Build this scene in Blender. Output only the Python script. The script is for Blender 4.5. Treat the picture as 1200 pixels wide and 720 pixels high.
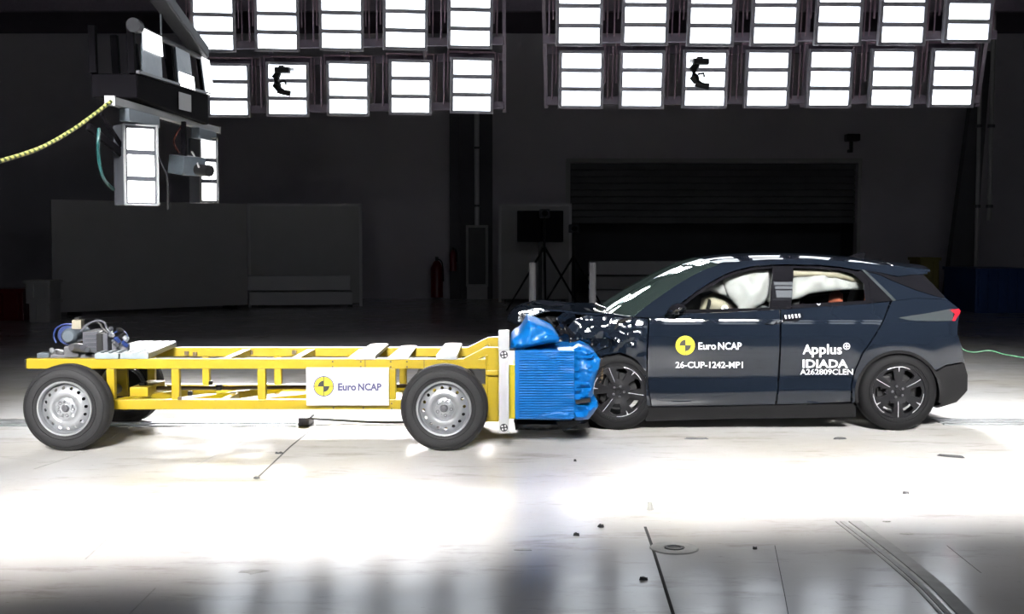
import bpy, math, random
from mathutils import Vector, Matrix, noise
from mathutils.geometry import delaunay_2d_cdt
random.seed(7)
S = bpy.context.scene
COL = S.collection
for o in list(bpy.data.objects): bpy.data.objects.remove(o)
PI = math.pi
R = math.radians

# ------------------------------------------------------------------ camera, world, lights, exposure
FPX = 1396.0
CAMH = 1.707
PITCH = math.atan((360 - 279) / FPX)
cam = bpy.data.cameras.new('camera'); cam.lens = 36 * FPX / 1200; cam.sensor_width = 36; cam.clip_end = 200
camo = bpy.data.objects.new('camera', cam); COL.objects.link(camo)
camo.location = (0, 0, CAMH); camo.rotation_euler = (PI / 2 - PITCH, 0, 0)
S.camera = camo
w = bpy.data.worlds.new('hall_ambient'); S.world = w; w.use_nodes = True
w.node_tree.nodes['Background'].inputs[0].default_value = (0.75, 0.8, 1, 1)
w.node_tree.nodes['Background'].inputs[1].default_value = 0.006
S.view_settings.view_transform = 'Standard'; S.view_settings.look = 'None'
S.view_settings.gamma = 1; S.view_settings.exposure = 0; S.view_settings.use_curve_mapping = False
# beams of the four rows of flood lamps: (power W, spread, angle below the lamp's axis)
BEAM = {('far', 0): (36.0, R(18), R(19)), ('far', 1): (36.0, R(19), R(23)),
        ('near', 0): (48.0, R(16), R(25.0)), ('near', 1): (60.0, R(24), R(19))}
PANE_E = 4.5

CT, ST = math.cos(PITCH), math.sin(PITCH)
def ray(px, py):
    a, b = (px - 600) / FPX, -(py - 360) / FPX
    return Vector((a, CT + b * ST, -ST + b * CT))
def P(px, py, Y):
    d = ray(px, py); k = Y / d.y
    return Vector((d.x * k, Y, CAMH + d.z * k))
def G(px, py, z=0):
    d = ray(px, py); k = (z - CAMH) / d.z
    return Vector((d.x * k, d.y * k, z))
def lin(r, g=None, b=None):
    if g is None: g = b = r
    f = lambda c: (c / 255 / 12.92) if c / 255 <= .04045 else ((c / 255 + .055) / 1.055) ** 2.4
    return (f(r), f(g), f(b))

# ------------------------------------------------------------------ materials
MATS = {}
def mat(name, col, rough=.5, metal=0., var=.12, scale=14., bump=0., coat=0., spec=.5, rvar=0., alpha=None):
    m = bpy.data.materials.new(name); m.use_nodes = True; nt = m.node_tree; n = nt.nodes; l = nt.links
    b = n['Principled BSDF']
    tc = n.new('ShaderNodeTexCoord'); nz = n.new('ShaderNodeTexNoise'); nz.inputs['Scale'].default_value = scale
    nz.inputs['Detail'].default_value = 5
    l.new(tc.outputs['Object'], nz.inputs['Vector'])
    mx = n.new('ShaderNodeMix'); mx.data_type = 'RGBA'
    mx.inputs[6].default_value = tuple(min(1, c * (1 - var)) for c in col) + (1,)
    mx.inputs[7].default_value = tuple(min(1, c * (1 + var)) for c in col) + (1,)
    l.new(nz.outputs['Fac'], mx.inputs[0]); l.new(mx.outputs[2], b.inputs['Base Color'])
    b.inputs['Roughness'].default_value = rough; b.inputs['Metallic'].default_value = metal
    b.inputs['Coat Weight'].default_value = coat; b.inputs['Coat Roughness'].default_value = .02
    b.inputs['Specular IOR Level'].default_value = spec
    if rvar:
        mr = n.new('ShaderNodeMapRange'); mr.inputs[3].default_value = max(0, rough - rvar); mr.inputs[4].default_value = rough + rvar
        l.new(nz.outputs['Fac'], mr.inputs[0]); l.new(mr.outputs[0], b.inputs['Roughness'])
    if bump:
        bp = n.new('ShaderNodeBump'); bp.inputs['Strength'].default_value = bump; bp.inputs['Distance'].default_value = .01
        l.new(nz.outputs['Fac'], bp.inputs['Height']); l.new(bp.outputs[0], b.inputs['Normal'])
    if alpha is not None: b.inputs['Alpha'].default_value = alpha
    MATS[name] = m
    return m
def emis(name, col, e):
    m = bpy.data.materials.new(name); m.use_nodes = True; nt = m.node_tree; n = nt.nodes
    b = n['Principled BSDF']; b.inputs['Base Color'].default_value = (.8, .8, .8, 1)
    b.inputs['Emission Color'].default_value = col + (1,); b.inputs['Emission Strength'].default_value = e
    MATS[name] = m; return m
def glass(name, tint, fac, rough=.01, milk=None):
    m = bpy.data.materials.new(name); m.use_nodes = True; nt = m.node_tree; n = nt.nodes; l = nt.links
    n.remove(n['Principled BSDF']); out = n['Material Output']
    t = n.new('ShaderNodeBsdfTransparent'); t.inputs[0].default_value = tint + (1,)
    g = n.new('ShaderNodeBsdfGlossy'); g.inputs['Roughness'].default_value = rough
    fr = n.new('ShaderNodeFresnel'); fr.inputs[0].default_value = fac
    mx = n.new('ShaderNodeMixShader')
    base = t
    if milk:
        df = n.new('ShaderNodeBsdfDiffuse'); df.inputs[0].default_value = milk + (1,); base = n.new('ShaderNodeMixShader'); base.inputs[0].default_value = .15
        l.new(t.outputs[0], base.inputs[1]); l.new(df.outputs[0], base.inputs[2])
    l.new(fr.outputs[0], mx.inputs[0]); l.new(base.outputs[0], mx.inputs[1]); l.new(g.outputs[0], mx.inputs[2]); l.new(mx.outputs[0], out.inputs[0])
    MATS[name] = m; return m

mat('yellow', (.24, .172, .001), .38, var=.07, scale=6, rvar=.1)
mat('yellow_plate', (.34, .28, .004), .4, var=.05)
mat('tyre', (.010, .010, .011), .72, spec=.35, var=.2, scale=60, bump=.1)
mat('tyre_car', (.0045, .0045, .005), .7, spec=.12, var=.2, scale=60)
mat('steel', (.36, .37, .385), .33, .7, var=.15, scale=10, rvar=.12)
mat('steel_dark', (.12, .12, .13), .4, .7, var=.2)
mat('galv', (.22, .25, .26), .42, .45, var=.18, scale=9, rvar=.12)
mat('alu', (.38, .39, .40), .35, .5, var=.1, scale=12)
mat('white_paint', (.36, .36, .365), .4, var=.04)
mat('board_white', (.36, .36, .365), .5, var=.02)
mat('black', (.006, .006, .0065), .45, spec=.3, var=.2)
mat('black_gloss', (.004, .004, .005), .02, var=.1, spec=.9)
mat('black_plastic', (.006, .006, .0065), .55, spec=.12, var=.2, scale=40, bump=.08)
mat('paint', (.0042, .0062, .0102), .6, 0, var=.08, scale=3, coat=1.0, spec=0.)
mat('crumple', (.0042, .0062, .0102), .6, 0, var=.08, scale=3, coat=1.0, spec=0.)
mat('blue', (.001, .078, .27), .45, spec=.2, var=.12, scale=9, rvar=.1)
mat('blue_block', (.001, .074, .25), .45, spec=.2, var=.16, scale=5)
mat('blue_fold', (.001, .082, .28), .35, spec=.3, var=.14, scale=8, bump=.15)
mat('blue_hose', (.008, .02, .09), .4)
mat('brown', (.07, .045, .02), .6, var=.3)
mat('airbag', (.29, .28, .28), .75, var=.08, scale=7, bump=.35)
mat('airbag_tan', (.26, .225, .17), .8, var=.1, bump=.3)
mat('airbag_grey', (.2, .185, .18), .8, var=.15, bump=.3)
mat('seat', (.02, .018, .018), .8, var=.3, bump=.2)
mat('brick_red', (.35, .09, .05), .6)
mat('letter_white', (.46, .46, .465), .5, var=.01)
mat('letter_navy', (.03, .03, .09), .5, var=.02)
mat('logo_yellow', (.36, .30, .01), .45, var=.03)
mat('logo_black', (.01, .01, .012), .45, var=.05)
mat('silver_line', (.75, .76, .78), .25, .8, var=.05)
mat('rim_black', (.008, .008, .009), .3, 0., spec=.12, var=.2, scale=30)
mat('tail_red', (.22, .008, .014), .12, var=.1, coat=1)
mat('tail_dark', (.022, .026, .028), .12, var=.1, coat=.5)
mat('rig_dark', (.004, .0036, .005), .8, spec=.05, var=.3, scale=8)
mat('rig_grey', (.045, .047, .056), .5, .1, spec=.3, var=.15)
mat('lamp_case', (.42, .41, .45), .5, .3, var=.15)
mat('lamp_yoke', (.36, .25, .31), .5, .2, var=.2)
mat('truss', (.30, .26, .32), .55, .2, var=.2)
mat('panel_grey', (.42, .42, .42), .8, var=.08, scale=1.5)
mat('panel_pale', (.58, .58, .59), .7, var=.08, scale=2)
mat('red_ext', (.14, .004, .008), .35, var=.15)
mat('pvc', (.5, .5, .52), .5, var=.1)
mat('container_blue', (.02, .06, .22), .5, var=.15)
mat('box_olive', (.20, .17, .04), .6)
mat('hazard_yellow', (.75, .72, .10), .5, var=.05)
mat('cable_green', (.02, .10, .045), .5)
mat('teal', (.006, .055, .055), .4)
mat('orange', (.12, .02, .01), .5)
mat('gauge', (.10, .12, .14), .3, .4, var=.2, scale=20)
mat('beige_plug', (.15, .135, .10), .6)
mat('joint', (.035, .034, .033), .9, var=.3)
mat('debris', (.03, .03, .032), .7, var=.3)
mat('debris_pale', (.3, .3, .28), .7, var=.3)
mat('rail_steel', (.22, .23, .24), .35, .7, var=.3, scale=8)
mat('curve_rail', (.26, .26, .25), .5, .5, var=.35, scale=10)
mat('door_dark', (.09, .09, .095), .7, var=.2, scale=2)
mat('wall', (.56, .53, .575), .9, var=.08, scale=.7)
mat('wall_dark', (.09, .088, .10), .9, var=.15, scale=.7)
mat('ceil', (.13, .105, .135), .9, var=.2, scale=1)
emis('lamp_glass', (.86, .93, 1.0), PANE_E)
emis('rig_glass', (1, 1, 1), 3.0)
glass('car_glass', (.90, .92, .91), 1.5)
glass('screen_glass', (.60, .74, .70), 1.5, milk=(.10, .15, .14))
glass('rig_pane', (.55, .65, .75), 1.9, .05)
glass('shard', (.62, .64, .66), 1.5, .2)

# floor concrete
def floor_mat():
    m = bpy.data.materials.new('concrete'); m.use_nodes = True; nt = m.node_tree; n = nt.nodes; l = nt.links
    b = n['Principled BSDF']; tc = n.new('ShaderNodeTexCoord')
    def nz(sc, det=6, rough=.6, stretch=None, dist=0):
        x = n.new('ShaderNodeTexNoise'); x.inputs['Scale'].default_value = sc; x.inputs['Detail'].default_value = det
        x.inputs['Roughness'].default_value = rough; x.inputs['Distortion'].default_value = dist
        if stretch:
            mp = n.new('ShaderNodeMapping'); mp.inputs['Scale'].default_value = stretch
            l.new(tc.outputs['Object'], mp.inputs[0]); l.new(mp.outputs[0], x.inputs['Vector'])
        else: l.new(tc.outputs['Object'], x.inputs['Vector'])
        return x
    def ramp(src, stops):
        r = n.new('ShaderNodeValToRGB'); e = r.color_ramp.elements
        e[0].position, e[0].color = stops[0][0], stops[0][1]; e[1].position, e[1].color = stops[-1][0], stops[-1][1]
        for p, c in stops[1:-1]:
            k = e.new(p); k.color = c
        l.new(src, r.inputs[0]); return r
    def mul(a, bb, fac=1.):
        x = n.new('ShaderNodeMix'); x.data_type = 'RGBA'; x.blend_type = 'MULTIPLY'; x.inputs[0].default_value = fac
        l.new(a, x.inputs[6]); l.new(bb, x.inputs[7]); return x.outputs[2]
    c1 = ramp(nz(.55).outputs['Fac'], [(.3, (.50, .475, .43, 1)), (.55, (.55, .54, .53, 1)), (.75, (.54, .55, .565, 1))])
    c2 = ramp(nz(3, 8, .7, (.5, 1.6, 1)).outputs['Fac'], [(.30, (.62, .60, .56, 1)), (.46, (1, 1, 1, 1)), (.8, (1, 1, 1, 1))])
    c3 = ramp(nz(14, 6, .7, (1, 2.2, 1)).outputs['Fac'], [(.27, (.42, .41, .40, 1)), (.36, (1, 1, 1, 1)), (1, (1, 1, 1, 1))])
    col = mul(mul(c1.outputs[0], c2.outputs[0], .8), c3.outputs[0], .55)
    l.new(col, b.inputs['Base Color'])
    rr = n.new('ShaderNodeMapRange'); rr.inputs[3].default_value = .03; rr.inputs[4].default_value = .30
    l.new(nz(1.6, 7, .65).outputs['Fac'], rr.inputs[0]); l.new(rr.outputs[0], b.inputs['Roughness'])
    bp = n.new('ShaderNodeBump'); bp.inputs['Strength'].default_value = .25; bp.inputs['Distance'].default_value = .004
    l.new(nz(5, 6, .6).outputs['Fac'], bp.inputs['Height']); l.new(bp.outputs[0], b.inputs['Normal'])
    MATS['concrete'] = m
floor_mat()

# yellow-green striped rope
def rope_mat():
    m = bpy.data.materials.new('rope'); m.use_nodes = True; nt = m.node_tree; n = nt.nodes; l = nt.links
    b = n['Principled BSDF']; tc = n.new('ShaderNodeTexCoord'); wv = n.new('ShaderNodeTexWave')
    wv.bands_direction = 'DIAGONAL'; wv.inputs['Scale'].default_value = 9
    r = n.new('ShaderNodeValToRGB'); r.color_ramp.elements[0].position = .35; r.color_ramp.elements[0].color = (.02, .035, .008, 1)
    r.color_ramp.elements[1].position = .5; r.color_ramp.elements[1].color = (.42, .40, .13, 1)
    l.new(tc.outputs['Object'], wv.inputs[0]); l.new(wv.outputs['Fac'], r.inputs[0]); l.new(r.outputs[0], b.inputs['Base Color'])
    MATS['rope'] = m
rope_mat()

# ------------------------------------------------------------------ mesh builder
ORG = {}
class B:
    def __init__(s): s.v = []; s.f = []
    def add(s, vs, fs):
        k = len(s.v); s.v += [Vector(a) for a in vs]; s.f += [[i + k for i in f] for f in fs]; return s
    def box(s, c, d, M=None):
        x, y, z = d[0] / 2, d[1] / 2, d[2] / 2; c = Vector(c)
        vs = [Vector((a, b_, e)) for a in (-x, x) for b_ in (-y, y) for e in (-z, z)]
        if M is not None: vs = [M @ q for q in vs]
        return s.add([c + q for q in vs], [(0, 1, 3, 2), (4, 6, 7, 5), (0, 4, 5, 1), (2, 3, 7, 6), (0, 2, 6, 4), (1, 5, 7, 3)])
    def bb(s, a, b_):
        a, b_ = Vector(a), Vector(b_)
        return s.box((a + b_) / 2, [abs(q) for q in (b_ - a)])
    def bar(s, p, q, wd, h, up=(0, 0, 1)):
        p, q = Vector(p), Vector(q); d = (q - p).normalized(); sd = d.cross(Vector(up))
        if sd.length < 1e-4: sd = d.cross(Vector((0, 1, 0)))
        sd.normalize(); u = sd.cross(d); vs = []
        for e in (p, q):
            for a, b_ in ((-1, -1), (1, -1), (1, 1), (-1, 1)): vs.append(e + sd * a * wd / 2 + u * b_ * h / 2)
        return s.add(vs, [(0, 1, 2, 3), (7, 6, 5, 4), (0, 4, 5, 1), (1, 5, 6, 2), (2, 6, 7, 3), (3, 7, 4, 0)])
    def tube(s, pts, r, n=8, cap=True):
        pts = [Vector(p) for p in pts]; k = len(pts); rings = []
        for i, p in enumerate(pts):
            d = (pts[min(i + 1, k - 1)] - pts[max(i - 1, 0)]).normalized()
            a = d.cross(Vector((0, 0, 1)))
            if a.length < .05: a = d.cross(Vector((0, 1, 0)))
            a.normalize(); c = a.cross(d); rr = r[i] if isinstance(r, (list, tuple)) else r
            rings.append([p + (a * math.cos(2 * PI * j / n) + c * math.sin(2 * PI * j / n)) * rr for j in range(n)])
        vs = [q for g in rings for q in g]; fs = []
        for i in range(k - 1):
            for j in range(n): fs.append((i * n + j, i * n + (j + 1) % n, (i + 1) * n + (j + 1) % n, (i + 1) * n + j))
        if cap: fs += [tuple(range(n))[::-1], tuple((k - 1) * n + j for j in range(n))]
        return s.add(vs, fs)
    def lathe(s, prof, c, axis=(0, -1, 0), n=40, closed=False):
        # prof: (radius, distance along axis)
        ax = Vector(axis).normalized(); a = ax.cross(Vector((0, 0, 1)))
        if a.length < .05: a = Vector((1, 0, 0))
        a.normalize(); b_ = ax.cross(a); c = Vector(c); k = len(prof); vs = []
        for r, h in prof:
            for j in range(n):
                t = 2 * PI * j / n; vs.append(c + ax * h + (a * math.cos(t) + b_ * math.sin(t)) * max(r, 1e-4))
        fs = []
        for i in range(k if closed else k - 1):
            i2 = (i + 1) % k
            for j in range(n): fs.append((i * n + j, i * n + (j + 1) % n, i2 * n + (j + 1) % n, i2 * n + j))
        return s.add(vs, fs)
    def grid(s, rows):
        n = len(rows[0]); vs = [q for r in rows for q in r]; fs = []
        for i in range(len(rows) - 1):
            for j in range(n - 1): fs.append((i * n + j, i * n + j + 1, (i + 1) * n + j + 1, (i + 1) * n + j))
        return s.add(vs, fs)
    def shell(s, rows, off):
        # grid with thickness: off = Vector offset or function(vertex)->Vector
        r2 = [[q + (off(q) if callable(off) else Vector(off)) for q in r] for r in rows]
        n, m_ = len(rows[0]), len(rows); k = len(s.v); s.grid(rows); k2 = len(s.v); s.grid(r2)
        for i in range(m_ - 1):
            for j in (0, n - 1): s.f.append([k + i * n + j, k + (i + 1) * n + j, k2 + (i + 1) * n + j, k2 + i * n + j])
        for j in range(n - 1):
            for i in (0, m_ - 1): s.f.append([k + i * n + j, k + i * n + j + 1, k2 + i * n + j + 1, k2 + i * n + j])
        return s
    def slab(s, poly, fn, back, res=.05, holes=(), inner=True):
        """2D polygon (u,v) meshed finely; fn(u,v)->front vertex; back(vertex,u,v)->rear vertex (or None: one sheet)."""
        pts, edges = [], []
        def ring(pl):
            pl = dens(pl, res); k = len(pts); pts.extend([Vector(q) for q in pl])
            edges.extend([(k + i, k + (i + 1) % len(pl)) for i in range(len(pl))]); return pl
        ol = ring(poly); hs = [ring(h) for h in holes]
        if inner:
            us = [q[0] for q in ol]; vs_ = [q[1] for q in ol]
            nu = int((max(us) - min(us)) / res); nv = int((max(vs_) - min(vs_)) / res)
            for i in range(1, nu + 1):
                for j in range(1, nv + 1):
                    q = (min(us) + (i - .5 * (j % 2)) * res, min(vs_) + j * res)
                    if inpoly(q, ol) and not any(inpoly(q, h) for h in hs) and min(segd(q, pl) for pl in [ol] + hs) > res * .45: pts.append(Vector(q))
        V, E, F, *_ = delaunay_2d_cdt(pts, edges, [], 0, 1e-6)
        F = [f for f in F if (lambda c: inpoly(c, ol) and not any(inpoly(c, h) for h in hs))((sum(V[i].x for i in f) / len(f), sum(V[i].y for i in f) / len(f)))]
        fr = [Vector(fn(q.x, q.y)) for q in V]
        k = len(s.v); s.v += fr; s.f += [[i + k for i in f] for f in F]
        if back is not None:
            bk = [Vector(back(a, q.x, q.y)) for a, q in zip(fr, V)]
            k2 = len(s.v); s.v += bk; s.f += [[i + k2 for i in reversed(f)] for f in F]
            cnt = {}
            for f in F:
                for a, b_ in zip(f, list(f[1:]) + [f[0]]):
                    cnt[(a, b_)] = 1
            for (a, b_) in cnt:
                if (b_, a) not in cnt: s.f.append([k + b_, k + a, k2 + a, k2 + b_])
        return s
    def xf(s, M): s.v = [M @ q for q in s.v]; return s
    def build(s, name, m, parent=None, smooth=True, ang=35, bevel=0, origin=None):
        if parent is not None: o0 = ORG[parent.name]
        elif origin is not None: o0 = Vector(origin)
        else:
            xs = [q.x for q in s.v]; ys = [q.y for q in s.v]; zs = [q.z for q in s.v]
            o0 = Vector(((min(xs) + max(xs)) / 2, (min(ys) + max(ys)) / 2, min(zs)))
        me = bpy.data.meshes.new(name); me.from_pydata([q - o0 for q in s.v], [], s.f)
        me.materials.append(MATS[m] if isinstance(m, str) else m)
        import bmesh
        bm = bmesh.new(); bm.from_mesh(me); bmesh.ops.remove_doubles(bm, verts=bm.verts, dist=1e-5)
        bmesh.ops.recalc_face_normals(bm, faces=bm.faces); bm.to_mesh(me); bm.free()
        if smooth:
            me.polygons.foreach_set('use_smooth', [True] * len(me.polygons)); me.set_sharp_from_angle(angle=R(ang))
        o = bpy.data.objects.new(name, me); COL.objects.link(o)
        if parent is not None: o.parent = parent
        else: o.location = o0
        ORG[o.name] = o0
        if bevel:
            b_ = o.modifiers.new('bevel', 'BEVEL'); b_.width = bevel; b_.segments = 2; b_.limit_method = 'ANGLE'; b_.angle_limit = R(40)
        return o
def dens(pl, res):
    out = []
    for i, a in enumerate(pl):
        b_ = pl[(i + 1) % len(pl)]; L = math.hypot(b_[0] - a[0], b_[1] - a[1]); k = max(1, int(round(L / res)))
        for j in range(k): out.append((a[0] + (b_[0] - a[0]) * j / k, a[1] + (b_[1] - a[1]) * j / k))
    return out
def inpoly(q, pl):
    x, y = q; c = False; j = len(pl) - 1
    for i in range(len(pl)):
        xi, yi = pl[i]; xj, yj = pl[j]
        if (yi > y) != (yj > y) and x < (xj - xi) * (y - yi) / (yj - yi) + xi: c = not c
        j = i
    return c
def segd(q, pl):
    d = 9e9
    for i in range(len(pl)):
        ax, ay = pl[i - 1]; bx, by = pl[i]; dx, dy = bx - ax, by - ay; L = dx * dx + dy * dy
        t = 0 if L == 0 else max(0, min(1, ((q[0] - ax) * dx + (q[1] - ay) * dy) / L))
        d = min(d, math.hypot(q[0] - ax - t * dx, q[1] - ay - t * dy))
    return d
def circ(cx_, cy_, r, n=24, a0=0, a1=2 * PI):
    return [(cx_ + r * math.cos(a0 + (a1 - a0) * i / n), cy_ + r * math.sin(a0 + (a1 - a0) * i / n)) for i in range(n if abs(a1 - a0 - 2 * PI) < 1e-6 else n + 1)]
def spline(pts, n=6):
    pts = [Vector(p) for p in pts]; out = []
    for i in range(len(pts) - 1):
        p0, p1, p2, p3 = pts[max(i - 1, 0)], pts[i], pts[i + 1], pts[min(i + 2, len(pts) - 1)]
        for j in range(n):
            t = j / n
            out.append(.5 * ((2 * p1) + (p2 - p0) * t + (2 * p0 - 5 * p1 + 4 * p2 - p3) * t * t + (3 * p1 - p0 - 3 * p2 + p3) * t ** 3))
    out.append(pts[-1]); return out
def interp(tab, x):
    if x <= tab[0][0]: return tab[0][1]
    for (a, va), (b_, vb) in zip(tab, tab[1:]):
        if x <= b_:
            t = (x - a) / (b_ - a); return va + (vb - va) * t
    return tab[-1][1]
def sinterp(tab, x):
    # smooth cubic through a table
    k = len(tab)
    if x <= tab[0][0]: return tab[0][1]
    if x >= tab[-1][0]: return tab[-1][1]
    for i in range(k - 1):
        if x <= tab[i + 1][0]:
            x0, y0 = tab[i]; x1, y1 = tab[i + 1]
            m0 = (tab[i + 1][1] - tab[max(i - 1, 0)][1]) / (tab[i + 1][0] - tab[max(i - 1, 0)][0])
            m1 = (tab[min(i + 2, k - 1)][1] - tab[i][1]) / (tab[min(i + 2, k - 1)][0] - tab[i][0])
            h = x1 - x0; t = (x - x0) / h
            return (2*t**3-3*t*t+1)*y0 + (t**3-2*t*t+t)*h*m0 + (-2*t**3+3*t*t)*y1 + (t**3-t*t)*h*m1
def tag(o, label, cat, group=None, kind=None):
    if label: o['label'] = label
    if cat: o['category'] = cat
    if group: o['group'] = group
    if kind: o['kind'] = kind
    return o
def thing(name, loc, label, cat, group=None):
    o = bpy.data.objects.new(name, None); COL.objects.link(o); o.location = loc; o.empty_display_size = .1
    ORG[o.name] = Vector(loc); return tag(o, label, cat, group)
def struct(o): o['kind'] = 'structure'; return o
def dup(root, loc, rz=None, label=None, group=None):
    r = root.copy(); COL.objects.link(r); r.location = loc; ORG[r.name] = Vector(loc)
    if rz is not None: r.rotation_euler = (0, 0, rz)
    if label: r['label'] = label
    if group: r['group'] = group
    for ch in root.children:
        c = ch.copy(); COL.objects.link(c); c.parent = r; ORG[c.name] = Vector(loc)
        for g in ch.children:
            d = g.copy(); COL.objects.link(d); d.parent = c
    return r
def text_pts(txt, bold=0.):
    cu = bpy.data.curves.new('t', 'FONT'); cu.body = txt; cu.resolution_u = 3; cu.offset = bold
    o = bpy.data.objects.new('t', cu); COL.objects.link(o)
    bpy.context.view_layer.update()
    me = bpy.data.meshes.new_from_object(o)
    vs = [v.co.copy() for v in me.vertices]; fs = [list(p.vertices) for p in me.polygons]
    bpy.data.objects.remove(o); bpy.data.curves.remove(cu); bpy.data.meshes.remove(me)
    x0 = min(v.x for v in vs); x1 = max(v.x for v in vs); y0 = min(v.y for v in vs); y1 = max(v.y for v in vs)
    return [((v.x - x0) / (x1 - x0), (v.y - y0) / (y1 - y0)) for v in vs], fs
def text_on(txt, box, fn, bold=0.):
    """letters laid into the pixel-measured box (x0,y0,x1,y1); fn(px,py)->surface point"""
    uv, fs = text_pts(txt, bold); x0, y0, x1, y1 = box
    return B().add([fn(x0 + (x1 - x0) * u, y1 + (y0 - y1) * v) for u, v in uv], fs)
# ================================================================== ROOM
YB = 33.6; ZC = 7.4
struct(B().bb((-17, -5, -.25), (17, YB + 4, 0)).build('floor', 'concrete', smooth=False))
# back wall with the big gate opening
gl, gr_, gt = P(668, 300, YB).x, P(1003, 300, YB).x, P(800, 191, YB).z
wb = B()
wb.bb((-17, YB, 0), (gl, YB + .3, ZC)); wb.bb((gr_, YB, 0), (17, YB + .3, ZC)); wb.bb((gl, YB, gt), (gr_, YB + .3, ZC))
struct(wb.build('wall_back', 'wall', smooth=False))
wa = B(); wa.bb((gl - .5, YB + 3.4, 0), (gr_ + .5, YB + 3.6, gt + .5)); wa.bb((gl - .7, YB + .3, 0), (gl - .5, YB + 3.6, gt + .5))
wa.bb((gr_ + .5, YB + .3, 0), (gr_ + .7, YB + 3.6, gt + .5)); wa.bb((gl - .7, YB + .3, gt + .5), (gr_ + .7, YB + 3.6, gt + .7))
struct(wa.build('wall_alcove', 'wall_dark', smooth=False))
tr = B(); tr.bb((gl - .12, YB - .08, gt), (gr_ + .12, YB, gt + .12)); tr.bb((gl - .12, YB - .08, 0), (gl, YB, gt)); tr.bb((gr_, YB - .08, 0), (gr_ + .1, YB, gt))
struct(tr.build('trim_1', 'panel_grey', smooth=False, bevel=.01))
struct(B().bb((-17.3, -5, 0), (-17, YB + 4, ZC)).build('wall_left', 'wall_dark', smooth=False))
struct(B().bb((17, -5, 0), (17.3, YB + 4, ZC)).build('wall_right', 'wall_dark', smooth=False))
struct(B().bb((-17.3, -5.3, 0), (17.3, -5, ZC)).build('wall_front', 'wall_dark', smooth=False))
struct(B().bb((-17.3, -5.3, ZC), (17.3, YB + 4, ZC + .2)).build('ceiling', 'ceil', smooth=False))
# ceiling beams
for k, y in enumerate((12.5, 23.0, 28.5)):
    bm_ = B(); bm_.bb((-17, y - .1, ZC - .35), (17, y + .1, ZC - .3)); bm_.bb((-17, y - .1, ZC - .03), (17, y + .1, ZC)); bm_.bb((-17, y - .02, ZC - .35), (17, y + .02, ZC))
    struct(bm_.build('trim_%d' % (k + 2), 'truss', smooth=False))
# raised roller gate, half lowered: slats (left part catches light)
rg = thing('roller_gate', ((gl + gr_) / 2, YB + .15, P(800, 262, YB).z), 'half-lowered dark roller gate in the wide opening behind the car', 'gate')
zz = P(800, 262, YB).z; ns = 9; sh = (gt - zz) / ns
for i in range(ns):
    B().box(((gl + gr_) / 2, YB + .15, zz + sh * (i + .5)), (gr_ - gl - .02, .04, sh - .02)).build('slat', 'door_dark', rg, smooth=False, bevel=.008)
# wall recess column with pipe and cabinet
cl = B(); a = P(527, 300, YB - .35); b2 = P(577, 300, YB - .35)
cl.bb((a.x, YB - .3, 0), (a.x + .28, YB, ZC)); cl.bb((b2.x - .18, YB - .3, 0), (b2.x, YB, ZC)); cl.bb((a.x + .1, YB - .06, 0), (b2.x - .1, YB, ZC))
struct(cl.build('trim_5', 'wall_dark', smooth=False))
dp = P(559, 265, YB - .3)
tp = B(); tp.tube([(dp.x, YB - .35, dp.z), (dp.x, YB - .35, 6.6)], .07, 12)
pipe = thing('drain_pipe', (dp.x, YB - .35, dp.z), 'tall pale pipe running up the wall column above the cabinet', 'pipe')
tp.build('pipe', 'pvc', pipe)
for z in (2.6, 4.2, 5.8): B().lathe([(.07, -.03), (.09, -.03), (.09, .03), (.07, .03)], (dp.x, YB - .35, z), (0, 0, 1), 14).build('clamp', 'steel_dark', pipe)
a, b2 = P(546, 264, YB - .45), P(572, 336, YB - .45)
cb = thing('wall_cabinet', ((a.x + b2.x) / 2, YB - .3, b2.z), 'narrow dark cabinet with pale frame under the wall pipe', 'cabinet')
B().bb((a.x, YB - .5, b2.z), (b2.x, YB - .02, a.z)).build('body', 'panel_grey', cb, smooth=False, bevel=.01)
B().bb((a.x + .07, YB - .53, b2.z + .07), (b2.x - .07, YB - .5, a.z - .07)).build('door', 'door_dark', cb, smooth=False)
B().bb((a.x + .02, YB - .42, 0), (b2.x - .02, YB - .1, b2.z)).build('plinth', 'panel_grey', cb, smooth=False)
# fire extinguishers
for px, py0, py1, lb, r in ((512, 301, 349, 'dull red fire extinguisher leaning in front of the wall column', .17), (531, 290, 318, 'small red extinguisher hung on the dark wall column', .1)):
    a = P(px, py1, YB - .55); h = P(px, py0, YB - .55).z - max(a.z, 0)
    z0 = max(a.z, 0)
    ex = thing('fire_extinguisher', (a.x, YB - .55, z0), lb, 'extinguisher', 'extinguishers by the wall column')
    B().lathe([(0, 0), (r, .01), (r, h * .72), (r * .6, h * .86), (r * .3, h * .9), (0, h * .9)], (a.x, YB - .55, z0), (0, 0, 1), 18).build('tank', 'red_ext', ex)
    if z0 > .1: B().bb((a.x - .04, YB - .55, z0 + h * .3), (a.x + .04, YB - .02, z0 + h * .4)).build('wall_bracket', 'black', ex, smooth=False)
    B().box((a.x, YB - .55, z0 + h * .94), (r * .5, r * .5, h * .12)).build('valve', 'black', ex, smooth=False)
    B().tube(spline([(a.x, YB - .55 - r * .2, z0 + h * .95), (a.x + r * .9, YB - .55 - r * .5, z0 + h * .85), (a.x + r * 1.1, YB - .55 - r * .4, z0 + h * .4)], 5), .018, 6).build('hose', 'black', ex)

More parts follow.
